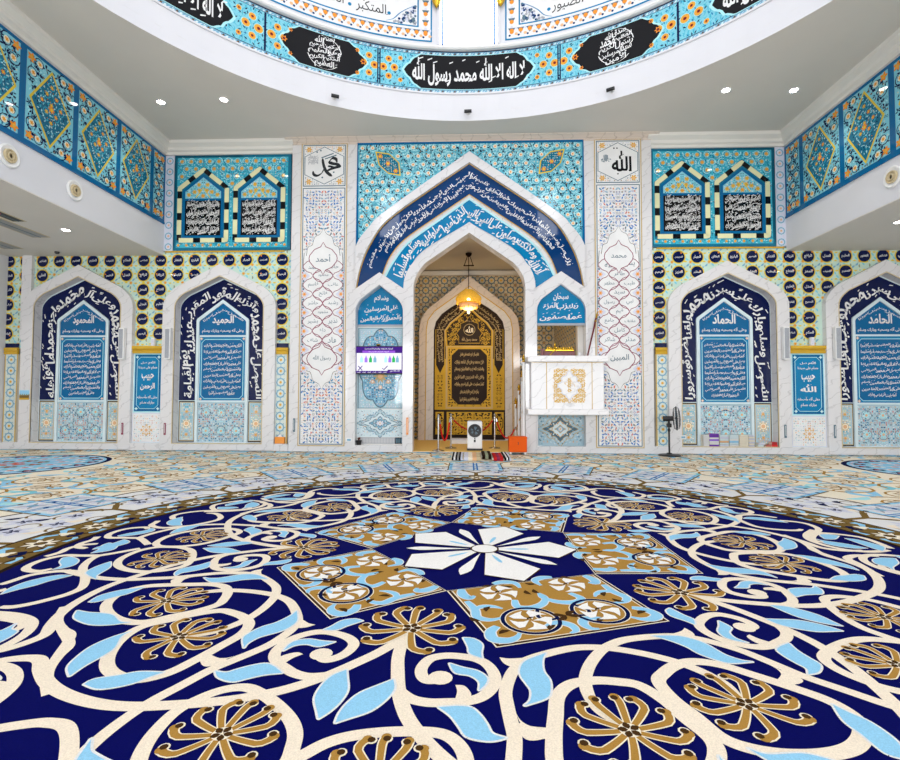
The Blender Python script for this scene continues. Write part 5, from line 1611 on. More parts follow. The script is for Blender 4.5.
# ---- gold panels around the centre and the white flower
J, Ao, Mi = (.752, 0), (1.245, .385), (.485, .352)
for k in range(5):
    f = ctf(k)
    c36, s36 = cos(math.radians(72)), sin(math.radians(72))
    def mir(p): return (p[0]*c36+p[1]*s36, p[0]*s36-p[1]*c36)   # mirror about the panel axis
    out = [J, Ao, mir(Ao), mir(J), Mi]
    cx_ = sum(p[0] for p in out)/5; cy_ = sum(p[1] for p in out)/5
    sh = lambda s_: [f((cx_+(p[0]-cx_)*s_, cy_+(p[1]-cy_)*s_)) for p in out]
    mc.poly(sh(1.0), 'ivory', 3); mc.poly(sh(.985), 'brown', 4); mc.poly(sh(.95), 'ivory', 5); mc.poly(sh(.935), 'gold', 6)
    for mm in (0, 1):
        g_ = (lambda p: f(mir(p))) if mm else f
        for nm, w in (('b1', .05), ('b2', .040), ('b2b', .030), ('b3', .042), ('b4', .048), ('b5', .04), ('b6', .045)):
            q = [g_(p) for p in catmull(TR[nm], 5)]
            if nm == 'b1' or nm == 'b4' or nm == 'b6' or nm == 'b2' or nm == 'b5' or nm == 'b3' or nm == 'b2b':
                tp = lambda t: .35+.65*sin(PI*min(1, .12+t*.95))
                mc.stroke(q, w*S14+.016, 'white', 7, taper=tp); mc.stroke(q, w*S14, 'sky', 8, taper=tp)
        for (x, y), an in zip(TR['br'], (0, 1.2, 2.5, .6, 2, 1, 3)):
            q = g_((x, y)); mc.leaf(q[0]-.03, q[1], an+k*1.25, .09, .04, 'brown', 8, .4)
        for fx, fy, nav in ((.70, .265, 0), (.955, .475, 1)):
            q = g_((fx, fy))
            if nav: mc.ring(q[0], q[1], .128*S14, .040, 'ivory', 7, 28); mc.ring(q[0], q[1], .128*S14, .026, 'navy', 9, 28)
            for t_ in range(5):
                a = MPH+2*PI*k/5+t_*2*PI/5
                mc.leaf(q[0]+.012*cos(a), q[1]+.012*sin(a), a, .125, .085, 'cwhite', 10, .9)
            mc.leaf(q[0]-.03, q[1], .6, .075, .02, 'brown', 11, .6)
        q = [g_(p) for p in catmull(TR['nav2'], 5)]; mc.stroke(q, .040, 'ivory', 7); mc.stroke(q, .026, 'navy', 9)
    q = f((.90*cos(math.radians(36))*1.17, .90*sin(math.radians(36))*1.17))
    for a in (-.5, .5, 2.6, 3.7): mc.leaf(q[0], q[1], MPH+2*PI*k/5+math.radians(36)+PI/2+a, .10, .045, 'brown', 9, .2)
for k in range(5):
    f = ctf(k)
    R = lambda r, d: f((r*cos(math.radians(d)), r*sin(math.radians(d))))
    pet = [R(.03, 36), R(.487, 15), R(.60, 36), R(.487, 57)]
    pet = [R(.03, 30), R(.487, 15.2), R(.605, 36), R(.487, 56.8), R(.03, 42)]
    cxp = sum(p[0] for p in pet)/5; cyp = sum(p[1] for p in pet)/5
    mc.poly([(cxp+(x-cxp)*1.035, cyp+(y-cyp)*1.035) for x, y in pet], 'brown', 12); mc.poly(pet, 'cwhite', 13)
    mc.poly(smooth_poly([R(.13, 36), R(.19, 32.5), R(.27, 33.5), R(.295, 36), R(.27, 38.5), R(.19, 39.5)], 3), 'sky', 14)
    mc.poly(smooth_poly([R(.10, 0), R(.28, -4.2), R(.43, -5), R(.52, 0), R(.43, 5), R(.28, 4.2)], 3), 'cwhite', 13)
mc.disc(MCX, MCY, .095*S14, 'brown', 15, 28); mc.disc(MCX, MCY, .083*S14, 'cwhite', 16, 28)
mc.build('medallion', floormap(.0005), carpet)
Cv.LH = .0016
# ================================================================== fittings and loose things
STEEL = mat('silver', 'metal'); BLK = mat('black', 'plastic'); WHT = mat('white', 'plastic'); GLD = mat('gilt', 'metal')
# ceiling downlights
LAMP = emit('lamp_disc', (1, .95, .86), 30)
def downlight(x, y, z, label, grp):
    t = thing('downlight', label, 'downlight', (x, y, z), grp)
    MB().lathe([(.075, .004), (.115, .004), (.12, -.006), (.11, -.014), (.085, -.012), (.075, .0)], (x, y, z-.001), WHT, 24).build('trim_ring', t)
    MB().lathe([(.001, .0), (.075, .0), (.07, -.007), (.001, -.009)], (x, y, z-.001), LAMP, 24).build('lamp_lens', t)
    return t
G1 = 'downlights in the ceiling'
downlight(-7.30, 11.34, CZ, 'lit round downlight in the main ceiling, leftmost of the left pair', G1)
downlight(-5.75, 11.29, CZ, 'lit round downlight in the left ceiling, nearer the portal', G1)
downlight(5.84, 11.28, CZ, 'lit round downlight in the right ceiling, nearer the portal', G1)
downlight(7.38, 11.33, CZ, 'lit round downlight in the right ceiling, rightmost of its pair', G1)
downlight(-9.39, 11.18, GZ-.02, 'lit round downlight under the left gallery beside the air slots', G1)
downlight(9.46, 11.16, GZ-.02, 'lit round downlight under the right gallery at the photo edge', G1)
# round jet diffusers on the gallery fronts
def jet(x, y, z, s, label):
    ax = 'x' if s < 0 else '-x'
    t = thing('air_nozzle', label, 'air nozzle', (x, y, z), 'round air nozzles on the gallery fronts')
    MB().lathe([(.10, 0), (.21, 0), (.215, .02), (.19, .035), (.15, .02), (.10, .004)], (x, y, z), mat('white', 'paint'), 28, ax).build('outer_ring', t)
    MB().lathe([(.001, .002), (.15, .002), (.15, .006), (.001, .006)], (x, y, z), mat('olive', 'matte'), 24, ax).build('throat', t)
    b = MB()
    for r0, r1, h in ((.095, .125, .05), (.04, .07, .06)):
        b.lathe([(r0, .006), (r1, .006), (r1-.004, h), (r0+.006, h), (r0, .03)], (x, y, z), mat('beige', 'paint'), 24, ax)
    b.build('inner_cone', t)
jet(-GX, 8.65, 5.80, -1, 'round white air nozzle at the left photo edge')
jet(-GX, 10.17, 5.80, -1, 'round white air nozzle on the left gallery front, nearer the portal wall')
jet(GX, 9.99, 5.80, 1, 'round air nozzle on the right gallery front')
# slot diffusers under the left gallery
for k, (xa, ya, xb, yb, col, lab) in enumerate([(-10.1, 9.2, -9.86, 10.62, 'black', 'dark narrow air slot under the left gallery, nearest the hall'), (-10.62, 9.2, -10.24, 11.7, 'slate', 'longest grey air slot under the left gallery, in the middle'), (-12.2, 9.2, -11.75, 12.6, 'grey', 'grey air slot under the left gallery, nearest the outer wall')]):
    t = thing('air_slot', lab, 'air vent', ((xa+xb)/2, (ya+yb)/2, GZ-.02), 'air slots under the left gallery')
    b = MB(); b.box(xa-.04, xb+.04, ya, yb, GZ-.026, GZ-.0205, mat('beige', 'paint')); b.build('slot_frame', t)
    b = MB(); b.box(xa, xb, ya+.03, yb-.03, GZ-.029, GZ-.0262, mat('grey' if k else 'black', 'plastic')); b.build('slot_mouth', t)
    b = MB(); b.box((xa+xb)/2-.012, (xa+xb)/2+.012, ya+.03, yb-.03, GZ-.036, GZ-.0292, mat('slate', 'plastic')); b.build('slot_blade', t)
t = thing('smoke_detector', 'tiny black ceiling sensor under the left gallery near the wall', 'sensor', (-11.04, 12.88, GZ-.02))
MB().lathe([(.001, -.0005), (.06, -.0005), (.055, -.04), (.03, -.06), (.001, -.062)], (-11.04, 12.88, GZ-.02), BLK, 16).build('sensor_body', t)
t = thing('warning_lamp', 'tiny red lamp beside the air slot under the left gallery', 'indicator lamp', (-9.98, 10.1, GZ-.02))
MB().lathe([(.001, -.0095), (.035, -.0095), (.03, -.03), (.001, -.035)], (-9.98, 10.1, GZ-.011), emit('red_lamp', (1, .1, .08), 3), 12).build('lamp_cap', t)
# small cameras on the white drum ring
def ringcam(th, z, label):
    p = ringpt(th, DR, z); n = Vector((-sin(th), -cos(th), 0))
    t = thing('ring_camera', label, 'camera', p, 'small black spot cameras on the white ring')
    q = Vector(p)
    b = MB(); b.tube([q+n*.0, q+n*.03], .05, WHT, 10); b.build('base', t)
    b = MB(); b.tube([q+n*.03, q+n*.09+Vector((0, 0, -.02))], .018, BLK, 8); b.build('bracket', t)
    b = MB(); d = Vector((cos(th), -sin(th), 0)); c = q+n*.11+Vector((0, 0, -.03)); b.tube([c-d*.10+n*.02, c+d*.08+n*.03], .042, BLK, 10); b.build('camera_body', t)
ringcam(-.445, 8.62, 'small black camera on the white ceiling ring, leftmost')
ringcam(.0, 8.62, 'small black camera on the white ceiling ring above the portal')
ringcam(.467, 8.62, 'small black camera on the white ceiling ring, rightmost')

# chandelier in the alcove
cx, cy = .02, 15.0
ch = thing('chandelier', 'golden glass bowl chandelier hanging in the alcove', 'chandelier', (cx, cy, 5.81))
IRON = mat('dkbrown', 'metal'); 
GLASS = bpy.data.materials.new('amber_glass'); GLASS.use_nodes = True
gb = principled(GLASS); gb.inputs['Base Color'].default_value = (.85, .48, .05, 1); gb.inputs['Roughness'].default_value = .15; gb.inputs['Emission Color'].default_value = (1, .50, .06, 1); gb.inputs['Emission Strength'].default_value = .55
nz = GLASS.node_tree.nodes.new('ShaderNodeTexVoronoi'); nz.inputs['Scale'].default_value = 16
mr = GLASS.node_tree.nodes.new('ShaderNodeMapRange'); mr.inputs['From Max'].default_value = .6; mr.inputs['To Min'].default_value = .42; mr.inputs['To Max'].default_value = .12
GLASS.node_tree.links.new(nz.outputs['Distance'], mr.inputs['Value']); GLASS.node_tree.links.new(mr.outputs[0], gb.inputs['Emission Strength'])
b = MB(); b.lathe([(.001, 0), (.10, 0), (.09, -.05), (.05, -.10), (.001, -.12)], (cx, cy, 5.81), IRON, 16); b.build('canopy', ch)
b = MB()
for q in (-1, 1): b.tube([(cx+q*.04, cy, 5.72), (cx+q*.13, cy, 5.45)], .012, IRON, 6)
b.box(cx-.16, cx+.16, cy-.02, cy+.02, 5.42, 5.45, IRON); b.build('bracket', ch)
b = MB(); b.tube([(cx, cy, 5.70), (cx, cy, 4.70)], .012, IRON, 6); b.build('rod', ch)
b = MB(); b.lathe([(.02, 4.72), (.12, 4.70), (.26, 4.60), (.38, 4.47), (.40, 4.40), (.34, 4.30), (.28, 4.28), (.20, 4.27)], (cx, cy, 0), GLASS, 32); b.build('upper_bowl', ch)
b = MB(); b.lathe([(.24, 4.27), (.29, 4.26), (.30, 4.22), (.24, 4.14), (.14, 4.08), (.06, 4.06), (.001, 4.05)], (cx, cy, 0), mat('peach', 'tile'), 32); b.build('lower_bowl', ch)
for k in range(16):
    a = 2*PI*k/16; b = MB()
    b.lathe([(.001, .05), (.022, .02), (.022, -.02), (.001, -.06)], (cx+.36*cos(a), cy+.36*sin(a), 4.30), GLASS, 8); b.build('crystal_drop', ch)
for k in range(12):
    a = 2*PI*k/12; b = MB()
    b.lathe([(.001, .04), (.018, .02), (.018, -.02), (.001, -.05)], (cx+.26*cos(a), cy+.26*sin(a), 4.16), GLASS, 8); b.build('crystal_drop', ch)
b = MB(); b.lathe([(.001, 4.06), (.05, 4.04), (.04, 4.0), (.001, 3.96)], (cx, cy, 0), WHT, 12); b.build('finial', ch)
LB = emit('bulb_glow', (1, .85, .55), 6)
b = MB(); b.lathe([(.001, .05), (.04, .02), (.045, -.02), (.001, -.05)], (cx, cy-.345, 4.34), LB, 12); b.build('bulb', ch)

# wall screen
TVY = YN-.20
tv = thing('wall_screen', 'lit flat screen with coloured bottles slide, hung on the left portal niche', 'television', (-2.36, TVY, 2.42))
x0, x1, z0, z1 = -3.02, -1.72, 2.045, 2.80
b = MB(); b.bevbox(x0, x1, TVY, TVY+.05, z0, z1, .012, BLK); b.build('bezel', tv)
b = MB(); b.box(-2.6, -2.1, TVY+.05, YN-.022, 2.2, 2.6, BLK); b.build('wall_bracket', tv)
c = Cv('glow')
c.rect(x0+.02, x1-.02, z0+.03, z1-.02, 'tvpurple', 0); c.rect(x0+.045, x1-.045, z0+.09, z1-.19, 'tvwhite', 1)
c.rect(x0+.02, x1-.02, z1-.19, z1-.02, 'tvpurple', 1); c.rect(x0+.20, x1-.22, z1-.185, z1-.125, 'tvviolet', 2)
c.text('العناية بالنظافة والطهارة الشخصية', x0+.26, x1-.28, z1-.105, z1-.05, 'tvwhite', 3, .01, 2); c.text('طريقة الوضوء الصحيحة', x0+.36, x1-.38, z1-.175, z1-.135, 'tvwhite', 3, .0, 1)
for q, (u, col) in enumerate(((.18, 'ltcyan'), (.30, 'violet'), (.42, 'green'), (.54, 'steelblue'), (.83, 'ltcyan'), (.94, 'violet'), (1.04, 'green'), (1.14, 'steelblue'))):
    xx = x0+u
    c.poly([(xx-.04, z1-.44), (xx+.04, z1-.44), (xx+.04, z1-.34), (xx+.012, z1-.29), (xx+.012, z1-.26), (xx-.012, z1-.26), (xx-.012, z1-.29), (xx-.04, z1-.34)], col, 2)
c.stroke([(x0+.09, z0+.22), (x0+.20, z0+.10)], .022, 'tvpurple', 3); c.stroke([(x0+.20, z0+.22), (x0+.09, z0+.10)], .022, 'tvpurple', 3)
c.stroke([(x0+.74, z0+.16), (x0+.78, z0+.12), (x0+.88, z0+.22)], .022, 'tvpurple', 3)
c.rect(x0+.02, x1-.02, z0+.03, z0+.075, 'tvpurple', 2); c.rect(x1-.42, x1-.05, z0+.05, z0+.12, 'tvpurple', 2)
for q in range(6): c.text('الماء', x0+.06+q*.14, x0+.15+q*.14, z0+.037, z0+.07, 'tvwhite', 3, .02, 1)
c.text('الصلاة نور', x1-.36, x1-.1, z0+.06, z0+.11, 'tvwhite', 3, .02, 1)
c.build('screen', wallmap(TVY-.002), tv)
b = MB(); b.lathe([(.001, .001), (.05, .0), (.07, -.03), (.03, -.05), (.001, -.05)], (-2.40, TVY+.03, 2.855), GLD, 12); b.build('camera_clip', tv)

# marble pulpit balcony on the right side opening
pu = thing('marble_pulpit', 'white marble pulpit box with a gold arabesque, right of the pointed opening', 'pulpit', (2.5, 12.6, 1.0))
PY0, PY1 = 12.70, YF-.005
X0, X1 = 1.56, 3.36
sx = .965
PM = marble('pulpit_marble', (.80, .79, .80), (.5, .49, .5), .35)
b = MB(); b.bevbox(1.62, 3.46, PY0+.10, PY1, 1.14, 2.35, .01, PM); b.build('box_body', pu)
b = MB(); b.bevbox(1.52, 3.56, PY0, PY1, 2.34, 2.50, .02, PM); b.build('top_slab', pu)
b = MB(); b.bevbox(1.52, 3.56, PY0, PY1, .99, 1.14, .02, PM); b.build('bottom_slab', pu)
c = Cv()
for xx in (2.01, 3.16): c.rect(xx-.008, xx+.008, 1.14, 2.34, 'gilt', 0)
c.rect(1.63, 3.45, 2.325, 2.335, 'gilt', 0)
c.build('gold_lines', wallmap(PY0+.097), pu)
HEX['paintgold'] = (.72, .42, .02)
c = Cv('matte')
gx0, gx1, gz0, gz1 = 2.16, 3.01, 1.30, 2.19
gm_, gzm = (gx0+gx1)/2, (gz0+gz1)/2
LZ = []
for q in range(48):
    t_ = 2*PI*q/48; r_ = (.80+.08*cos(8*t_))/(abs(cos(t_))**1.3+abs(sin(t_))**1.3)**(1/1.3)
    LZ.append((gm_+.34*r_*cos(t_), gzm+.42*r_*sin(t_)))
floral(c, rect(gx0, gx1, gz0, gz1), .14, 'paintgold', 'paintgold', 'paintgold', 'white', None, 1, [LZ], .34, 5, dens=2.4)
speckle(c, rect(gx0, gx1, gz0, gz1), .05, ['paintgold', 'paintgold'], 1, [LZ], w=.45, l=1.1)
c.outline(LZ, .02, 'lav', 2)
LZ2 = [(gm_+(x-gm_)*.6, gzm+(z-gzm)*.62) for x, z in LZ]
floral(c, LZ2, .13, 'paintgold', 'paintgold', 'paintgold', 'white', None, 2, (), .32, 6, dens=1.5)
for dz in (-.13, 0, .13): c.flower(gm_, gzm+dz, .055, 'paintgold', 'white', 3, 6)
c.build('gold_arabesque', wallmap(PY0+.098), pu)
# stair rail of the pulpit: white posts with gold caps, inside the alcove mouth
ra = thing('stair_rail', 'white posts with gold finials beside the pulpit, above the orange box', 'railing', (1.5, 13.6, 0))
for k, (x, y, h) in enumerate(((1.445, 12.98, 2.48), (1.44, 13.3, 2.10), (1.40, 13.7, 1.75), (1.36, 14.2, 1.38))):
    b = MB(); b.tube([(x, y, .006), (x, y, h-.12)], .034, mat('white', 'tile'), 12); b.build('post', ra)
    b = MB(); b.lathe([(.036, 0), (.05, .02), (.03, .05), (.045, .09), (.03, .13), (.012, .18), (.001, .2)], (x, y, h-.13), GLD, 12); b.build('finial', ra)
b = MB(); pts = [(1.445, 12.98, 2.2), (1.44, 13.3, 1.85), (1.40, 13.7, 1.50), (1.36, 14.2, 1.12)]; b.tube(pts, .018, GLD, 8); b.build('hand_rail', ra)
b = MB(); pts = [(1.445, 12.98, 1.25), (1.44, 13.3, 1.0), (1.40, 13.7, .8), (1.36, 14.2, .5)]; b.tube(pts, .014, GLD, 8); b.build('lower_rail', ra)

# carved casket on the pulpit ledge
bk = thing('book_casket', 'dark red wooden casket with gilt carving on the pulpit ledge', 'casket', (2.35, 13.02, 2.500))
b = MB(); b.bevbox(1.96, 2.76, 12.90, 13.13, 2.500, 2.630, .012, mat('maroon', 'wood')); b.build('casket_body', bk)
c = Cv('metal'); 
b = MB()
b.bevbox(2.00, 2.74, 12.92, 13.11, 2.630, 2.680, .01, GLD)
for k in range(12): b.lathe([(.03, 0), (.036, .02), (.015, .06), (.001, .07)], (2.05+.058*k, 12.94, 2.675), GLD, 8)
b.build('gilt_crest', bk)
b = MB(); b.lathe([(.03, 0), (.05, .03), (.02, .07), (.035, .11), (.012, .16), (.001, .2)], (2.26, 13.0, 2.680), GLD, 12); b.build('gilt_finial', bk)
b = MB(); b.lathe([(.02, 0), (.03, .03), (.012, .08), (.001, .12)], (2.700, 13.0, 2.680), GLD, 12); b.build('gilt_finial', bk)
b = MB(); b.lathe([(.001, 0), (.03, .0), (.028, .05), (.001, .08)], (2.38, 13.0, 2.710), BLK, 12); b.build('black_knob', bk)
b = MB(); b.box(1.90, 1.97, 12.95, 13.1, 2.500, 2.700, mat('maroon', 'wood')); b.build('side_rest', bk)
b = MB(); b.tube([(2.10, 12.86, 2.520), (2.28, 12.88, 2.680)], .012, GLD, 8); b.build('gold_pointer', bk)
cu = thing('cup', 'small white cup beside the dark red casket on the ledge', 'cup', (2.87, 12.95, 2.500))
b = MB(); b.lathe([(.001, 0), (.035, 0), (.045, .10), (.038, .10), (.03, .012), (.001, .012)], (2.87, 12.95, 2.500), WHT, 18); b.build('cup_body', cu)
b = MB(); b.tube([(2.912, 12.95, 2.580), (2.945, 12.95, 2.560), (2.94, 12.95, 2.530), (2.908, 12.95, 2.445)], .007, WHT, 6); b.build('handle', cu)
# leaning staff
st = thing('staff', 'dark wooden staff with gold head leaning against the portal above the pulpit', 'staff', (3.10, 12.9, 2.500))
p0, p1 = Vector((3.08, 12.93, 2.510)), Vector((3.36, 13.06, 3.58))
b = MB(); b.tube([p0, p0.lerp(p1, .93)], .020, mat('maroon', 'wood'), 10, .026); b.build('shaft', st)
d = (p1-p0).normalized(); q = p0.lerp(p1, .93)
b = MB(); b.tube([q, q+d*.03, q+d*.06, q+d*.1, q+d*.15, q+d*.19], .03, GLD, 10, .012); b.build('head', st)
b = MB(); b.tube([p0.lerp(p1, .84), p0.lerp(p1, .87)], .034, GLD, 10); b.build('collar', st)

# pedestal fan
fx, fy = 5.02, 12.66
fan = thing('pedestal_fan', 'black pedestal fan standing before the right arches', 'fan', (fx, fy, 0))
b = MB(); b.lathe([(.001, .0), (.26, .0), (.27, .012), (.24, .03), (.08, .045), (.045, .07), (.001, .075)], (fx, fy, 0), BLK, 28); b.build('base', fan)
b = MB(); b.tube([(fx, fy, .06), (fx, fy, .62)], .022, BLK, 12); b.tube([(fx, fy, .60), (fx, fy, .86)], .016, BLK, 12); b.lathe([(.03, .6), (.036, .62), (.03, .66), (.017, .68)], (fx, fy, 0), BLK, 12); b.build('pole', fan)
b = MB(); b.bevbox(fx-.05, fx+.05, fy-.05, fy+.05, .70, .80, .012, BLK); b.build('control_box', fan)
hd = Vector((fx, fy, .92)); fd = Vector((.93, -.35, .04)).normalized()
b = MB(); b.tube([hd-fd*.14, hd-fd*.12, hd+fd*.06, hd+fd*.1], .07, BLK, 14, .06); b.tube([hd-Vector((0, 0, .12)), hd-Vector((0, 0, .04))], .03, BLK, 10); b.build('motor', fan)
u = fd.cross(Vector((0, 0, 1))).normalized(); w_ = u.cross(fd)
fcn = hd+fd*.17
b = MB()
def circ3(c0, r, n=28): return [c0+u*(r*cos(2*PI*k/n))+w_*(r*sin(2*PI*k/n)) for k in range(n+1)]
b.tube(circ3(fcn, .29), .012, BLK, 6)
for off, r in ((.06, .25), (.08, .17), (.085, .08), (-.06, .25), (-.075, .16)): b.tube(circ3(fcn+fd*off, r, 24), .0035, BLK, 4)
for k in range(28):
    a = 2*PI*k/28; e = u*cos(a)+w_*sin(a)
    b.tube([fcn+fd*.088+e*.05, fcn+fd*.08+e*.17, fcn+fd*.06+e*.25, fcn+e*.29, fcn-fd*.06+e*.25, fcn-fd*.075+e*.1], .0028, BLK, 4)
b.build('guard', fan)
b = MB(); b.tube([fcn+fd*.084, fcn+fd*.092], .06, BLK, 14); b.build('badge', fan)
bl = MB()
for k in range(3):
    a0 = 2*PI*k/3; r0 = []; 
    for side in (0, 1):
        ring = []
        for rr, tw in ((.03, .5), (.10, .35), (.17, .25)):
            pass
    vs = []; fs = []
    for i_, rr in enumerate((.03, .12, .20, .25)):
        for j_, da in enumerate((-.35, 0, .4)):
            a = a0+da*(1+rr); e = u*cos(a)+w_*sin(a); vs.append(fcn+e*rr+fd*((j_-1)*.025)); 
    n0 = len(vs); vs += [v+fd*.004 for v in vs]
    for i_ in range(3):
        for j_ in range(2):
            q = i_*3+j_; fs.append((q, q+1, q+4, q+3)); fs.append((n0+q+3, n0+q+4, n0+q+1, n0+q))
    bl = MB(); bl.add(vs, fs, mat('slate', 'plastic')); bl.build('blade', fan)
b = MB(); b.tube([fcn-fd*.03, fcn+fd*.03], .032, BLK, 12); b.build('hub', fan)

# stanchions and ropes
CHROME = STEEL
def stanchion(x, y, label, src=None):
    if src is not None: return dup(src, (x-src.location.x, y-src.location.y, 0), label)
    t = thing('stanchion', label, 'stanchion', (x, y, .006), 'chrome stanchions in the alcove mouth')
    b = MB(); b.lathe([(.001, 0), (.16, 0), (.165, .012), (.15, .025), (.05, .04), (.025, .06), (.001, .06)], (x, y, .006), CHROME, 28); b.build('base', t)
    b = MB(); b.tube([(x, y, .06), (x, y, .88)], .023, CHROME, 14); b.build('pole', t)
    b = MB(); b.lathe([(.024, .84), (.036, .85), (.036, .88), (.026, .89), (.03, .92), (.034, .945), (.02, .97), (.001, .975)], (x, y, .006), CHROME, 16); b.build('top_cap', t)
    return t
s1 = stanchion(-.78, 13.30, 'chrome stanchion nearest the left jamb of the pointed opening')
stanchion(-.47, 14.05, 'chrome stanchion standing just left of the white air cooler', s1)
stanchion(.76, 14.13, 'chrome stanchion standing right of the white air cooler', s1)
def rope(a, b_, sag, label, col):
    A, B = Vector(a), Vector(b_)
    t = thing('barrier_rope', label, 'rope', (A+B)/2-Vector((0, 0, sag)), 'red barrier ropes')
    pts = [A.lerp(B, k/16)-Vector((0, 0, sag*(1-(2*k/16-1)**2))) for k in range(17)]
    b = MB(); b.tube(pts, .020, mat(col, 'cloth'), 10); b.build('cord', t)
    for p, q in ((pts[0], pts[1]), (pts[-1], pts[-2])):
        b = MB(); b.tube([p, p.lerp(q, .8)], .024, CHROME, 10); b.build('end_hook', t)
HEX['brightred'] = (.75, .02, .02)
rope((-.75, 13.33, .83), (-.50, 14.02, .84), .58, 'bright red rope sagging between the two left stanchions', 'brightred')
rope((-.43, 14.05, .84), (.26, 14.45, .50), .12, 'dark red rope running from the left stanchions behind the cooler', 'red')
rope((.24, 14.5, .42), (.73, 14.13, .84), .10, 'dark red rope rising from behind the cooler to the right stanchion', 'red')
rope((.80, 14.13, .84), (1.33, 14.0, .62), .42, 'dark red rope hanging from the right stanchion to the pulpit rail', 'red')

# air cooler
ax_, ay = .19, 13.62
ac = thing('air_cooler', 'white upright air cooler with a round black fan on the alcove floor', 'air cooler', (ax_, ay, .006))
b = MB(); b.bevbox(ax_-.20, ax_+.20, ay-.16, ay+.16, .05, .79, .02, WHT); b.build('body', ac)
b = MB(); b.box(ax_-.21, ax_+.21, ay-.17, ay+.17, .015, .06, BLK); b.build('base', ac)
b = MB(); b.bevbox(ax_-.17, ax_+.17, ay-.14, ay+.14, .785, .81, .006, mat('grey', 'plastic')); b.build('top_panel', ac)
b = MB(); b.lathe([(.001, 0), (.165, 0), (.178, .004), (.18, .012), (.16, .022), (.001, .01)], (ax_, ay-.158, .54), BLK, 32, 'y'); b.build('fan_ring', ac)
b = MB()
for k in range(5):
    a = 2*PI*k/5
    b.add([(ax_+.03*cos(a+d_)*1+r_*cos(a+d_), ay-.176, .54+r_*sin(a+d_)) for r_, d_ in ((.02, -.3), (.15, -.15), (.15, .5), (.02, .3))], [(0, 1, 2, 3)], mat('slate', 'plastic'))
b.build('fan_blades', ac)
b = MB(); 
for r_ in (.05, .09, .13): b.tube([(ax_+r_*cos(2*PI*k/24), ay-.184, .54+r_*sin(2*PI*k/24)) for k in range(25)], .004, BLK, 4)
b.lathe([(.001, 0), (.03, 0), (.03, .012), (.001, .014)], (ax_, ay-.18, .54), BLK, 14, 'y'); b.build('grille', ac)
b = MB(); b.bevbox(ax_-.025, ax_+.025, ay-.168, ay-.158, .23, .30, .003, BLK); b.lathe([(.001, 0), (.018, 0), (.018, .006), (.001, .008)], (ax_, ay-.16, .33), BLK, 12, 'y'); b.build('water_gauge', ac)
for sx in (-1, 1):
    b = MB(); b.lathe([(.001, -.012), (.02, -.012), (.02, .012), (.001, .012)], (ax_+sx*.16, ay-.1, .022), BLK, 10, 'x'); b.build('wheel', ac)
# low white box behind
t = thing('white_box', 'low white box lying on the alcove floor behind the left stanchion', 'box', (-.24, 15.6, .006))
b = MB(); b.bevbox(-.52, .05, 15.4, 15.8, .006, .13, .012, WHT); b.build('box_body', t)
b = MB(); b.bevbox(-.53, .06, 15.39, 15.81, .125, .16, .01, mat('lav', 'plastic')); b.build('lid', t)
# orange box
ob = thing('storage_box', 'bright orange leather storage box at the foot of the pulpit', 'box', (1.27, 12.80, 0))
HEX['orangebox'] = (.72, .095, .001); OB = mat('orangebox', 'matte')
b = MB(); b.bevbox(1.04, 1.49, 12.62, 12.96, .06, .42, .012, OB); b.build('box_body', ob)
b = MB(); b.bevbox(1.035, 1.495, 12.615, 12.965, .405, .445, .008, mat('orangebox', 'matte')); b.build('lid', ob)
b = MB(); b.lathe([(.001, 0), (.012, 0), (.012, .012), (.001, .014)], (1.27, 12.618, .30), BLK, 10, 'y'); b.box(1.264, 1.276, 12.612, 12.62, .24, .30, BLK); b.build('clasp', ob)
for sx in (1.08, 1.45):
    for sy in (12.66, 12.92):
        b = MB(); b.lathe([(.025, 0), (.03, .02), (.02, .062), (.001, .062)], (sx, sy, .0), WHT, 10); b.build('foot', ob)
# folded rugs on the carpet
def rug(x0, x1, y0, y1, z0, th, cols, label, layers=2, skew=0):
    t = thing('folded_rug', label, 'rug', ((x0+x1)/2, (y0+y1)/2, z0), 'folded prayer rugs on the carpet')
    n = len(cols)
    for l in range(layers):
        a0, a1 = z0+th*l/layers, z0+th*(l+1)/layers-.003
        b = MB()
        for k, cl in enumerate(cols):
            xa, xb = x0+(x1-x0)*k/n, x0+(x1-x0)*(k+1)/n
            e = .01*l
            b.add([(xa, y0+e, a0), (xb, y0+e, a0), (xb+skew, y1-e, a0), (xa+skew, y1-e, a0), (xa, y0+e, a1), (xb, y0+e, a1), (xb+skew, y1-e, a1), (xa+skew, y1-e, a1)],
                  [(3,2,1,0),(4,5,6,7),(0,1,5,4),(1,2,6,5),(2,3,7,6),(3,0,4,7)], mat(cl, 'cloth'))
        b.build('fold', t)
    b = MB()
    for k in range(14):
        yy = y0+(y1-y0)*(k+.5)/14; b.tube([(x0-.035, yy, z0+.004), (x0+.004, yy+.004, z0+th*.45)], .004, mat('ivory', 'cloth'), 4)
    b.build('fringe', t)
rug(-.36, -.12, 11.35, 12.6, .006, .06, ['black', 'white', 'black', 'grey', 'black', 'lav'], 'black and white striped rug, leftmost of the folded rugs')
rug(-.08, .30, 11.3, 12.5, .006, .07, ['lav', 'ivory', 'peach', 'beige'], 'pale cream rug beside the black and white striped one', 3)
rug(.34, .55, 11.6, 12.6, .006, .09, ['dkbrown', 'dullgreen', 'dkbrown'], 'dark brown rug folded in the middle of the rug row', 3)
rug(.59, .80, 11.3, 12.3, .006, .08, ['red', 'wine', 'red'], 'red rug folded beside the brown rug', 3)
rug(.84, .98, 11.35, 12.7, .006, .06, ['black', 'white', 'black', 'lav'], 'narrow dark striped rug at the right end of the rug row')

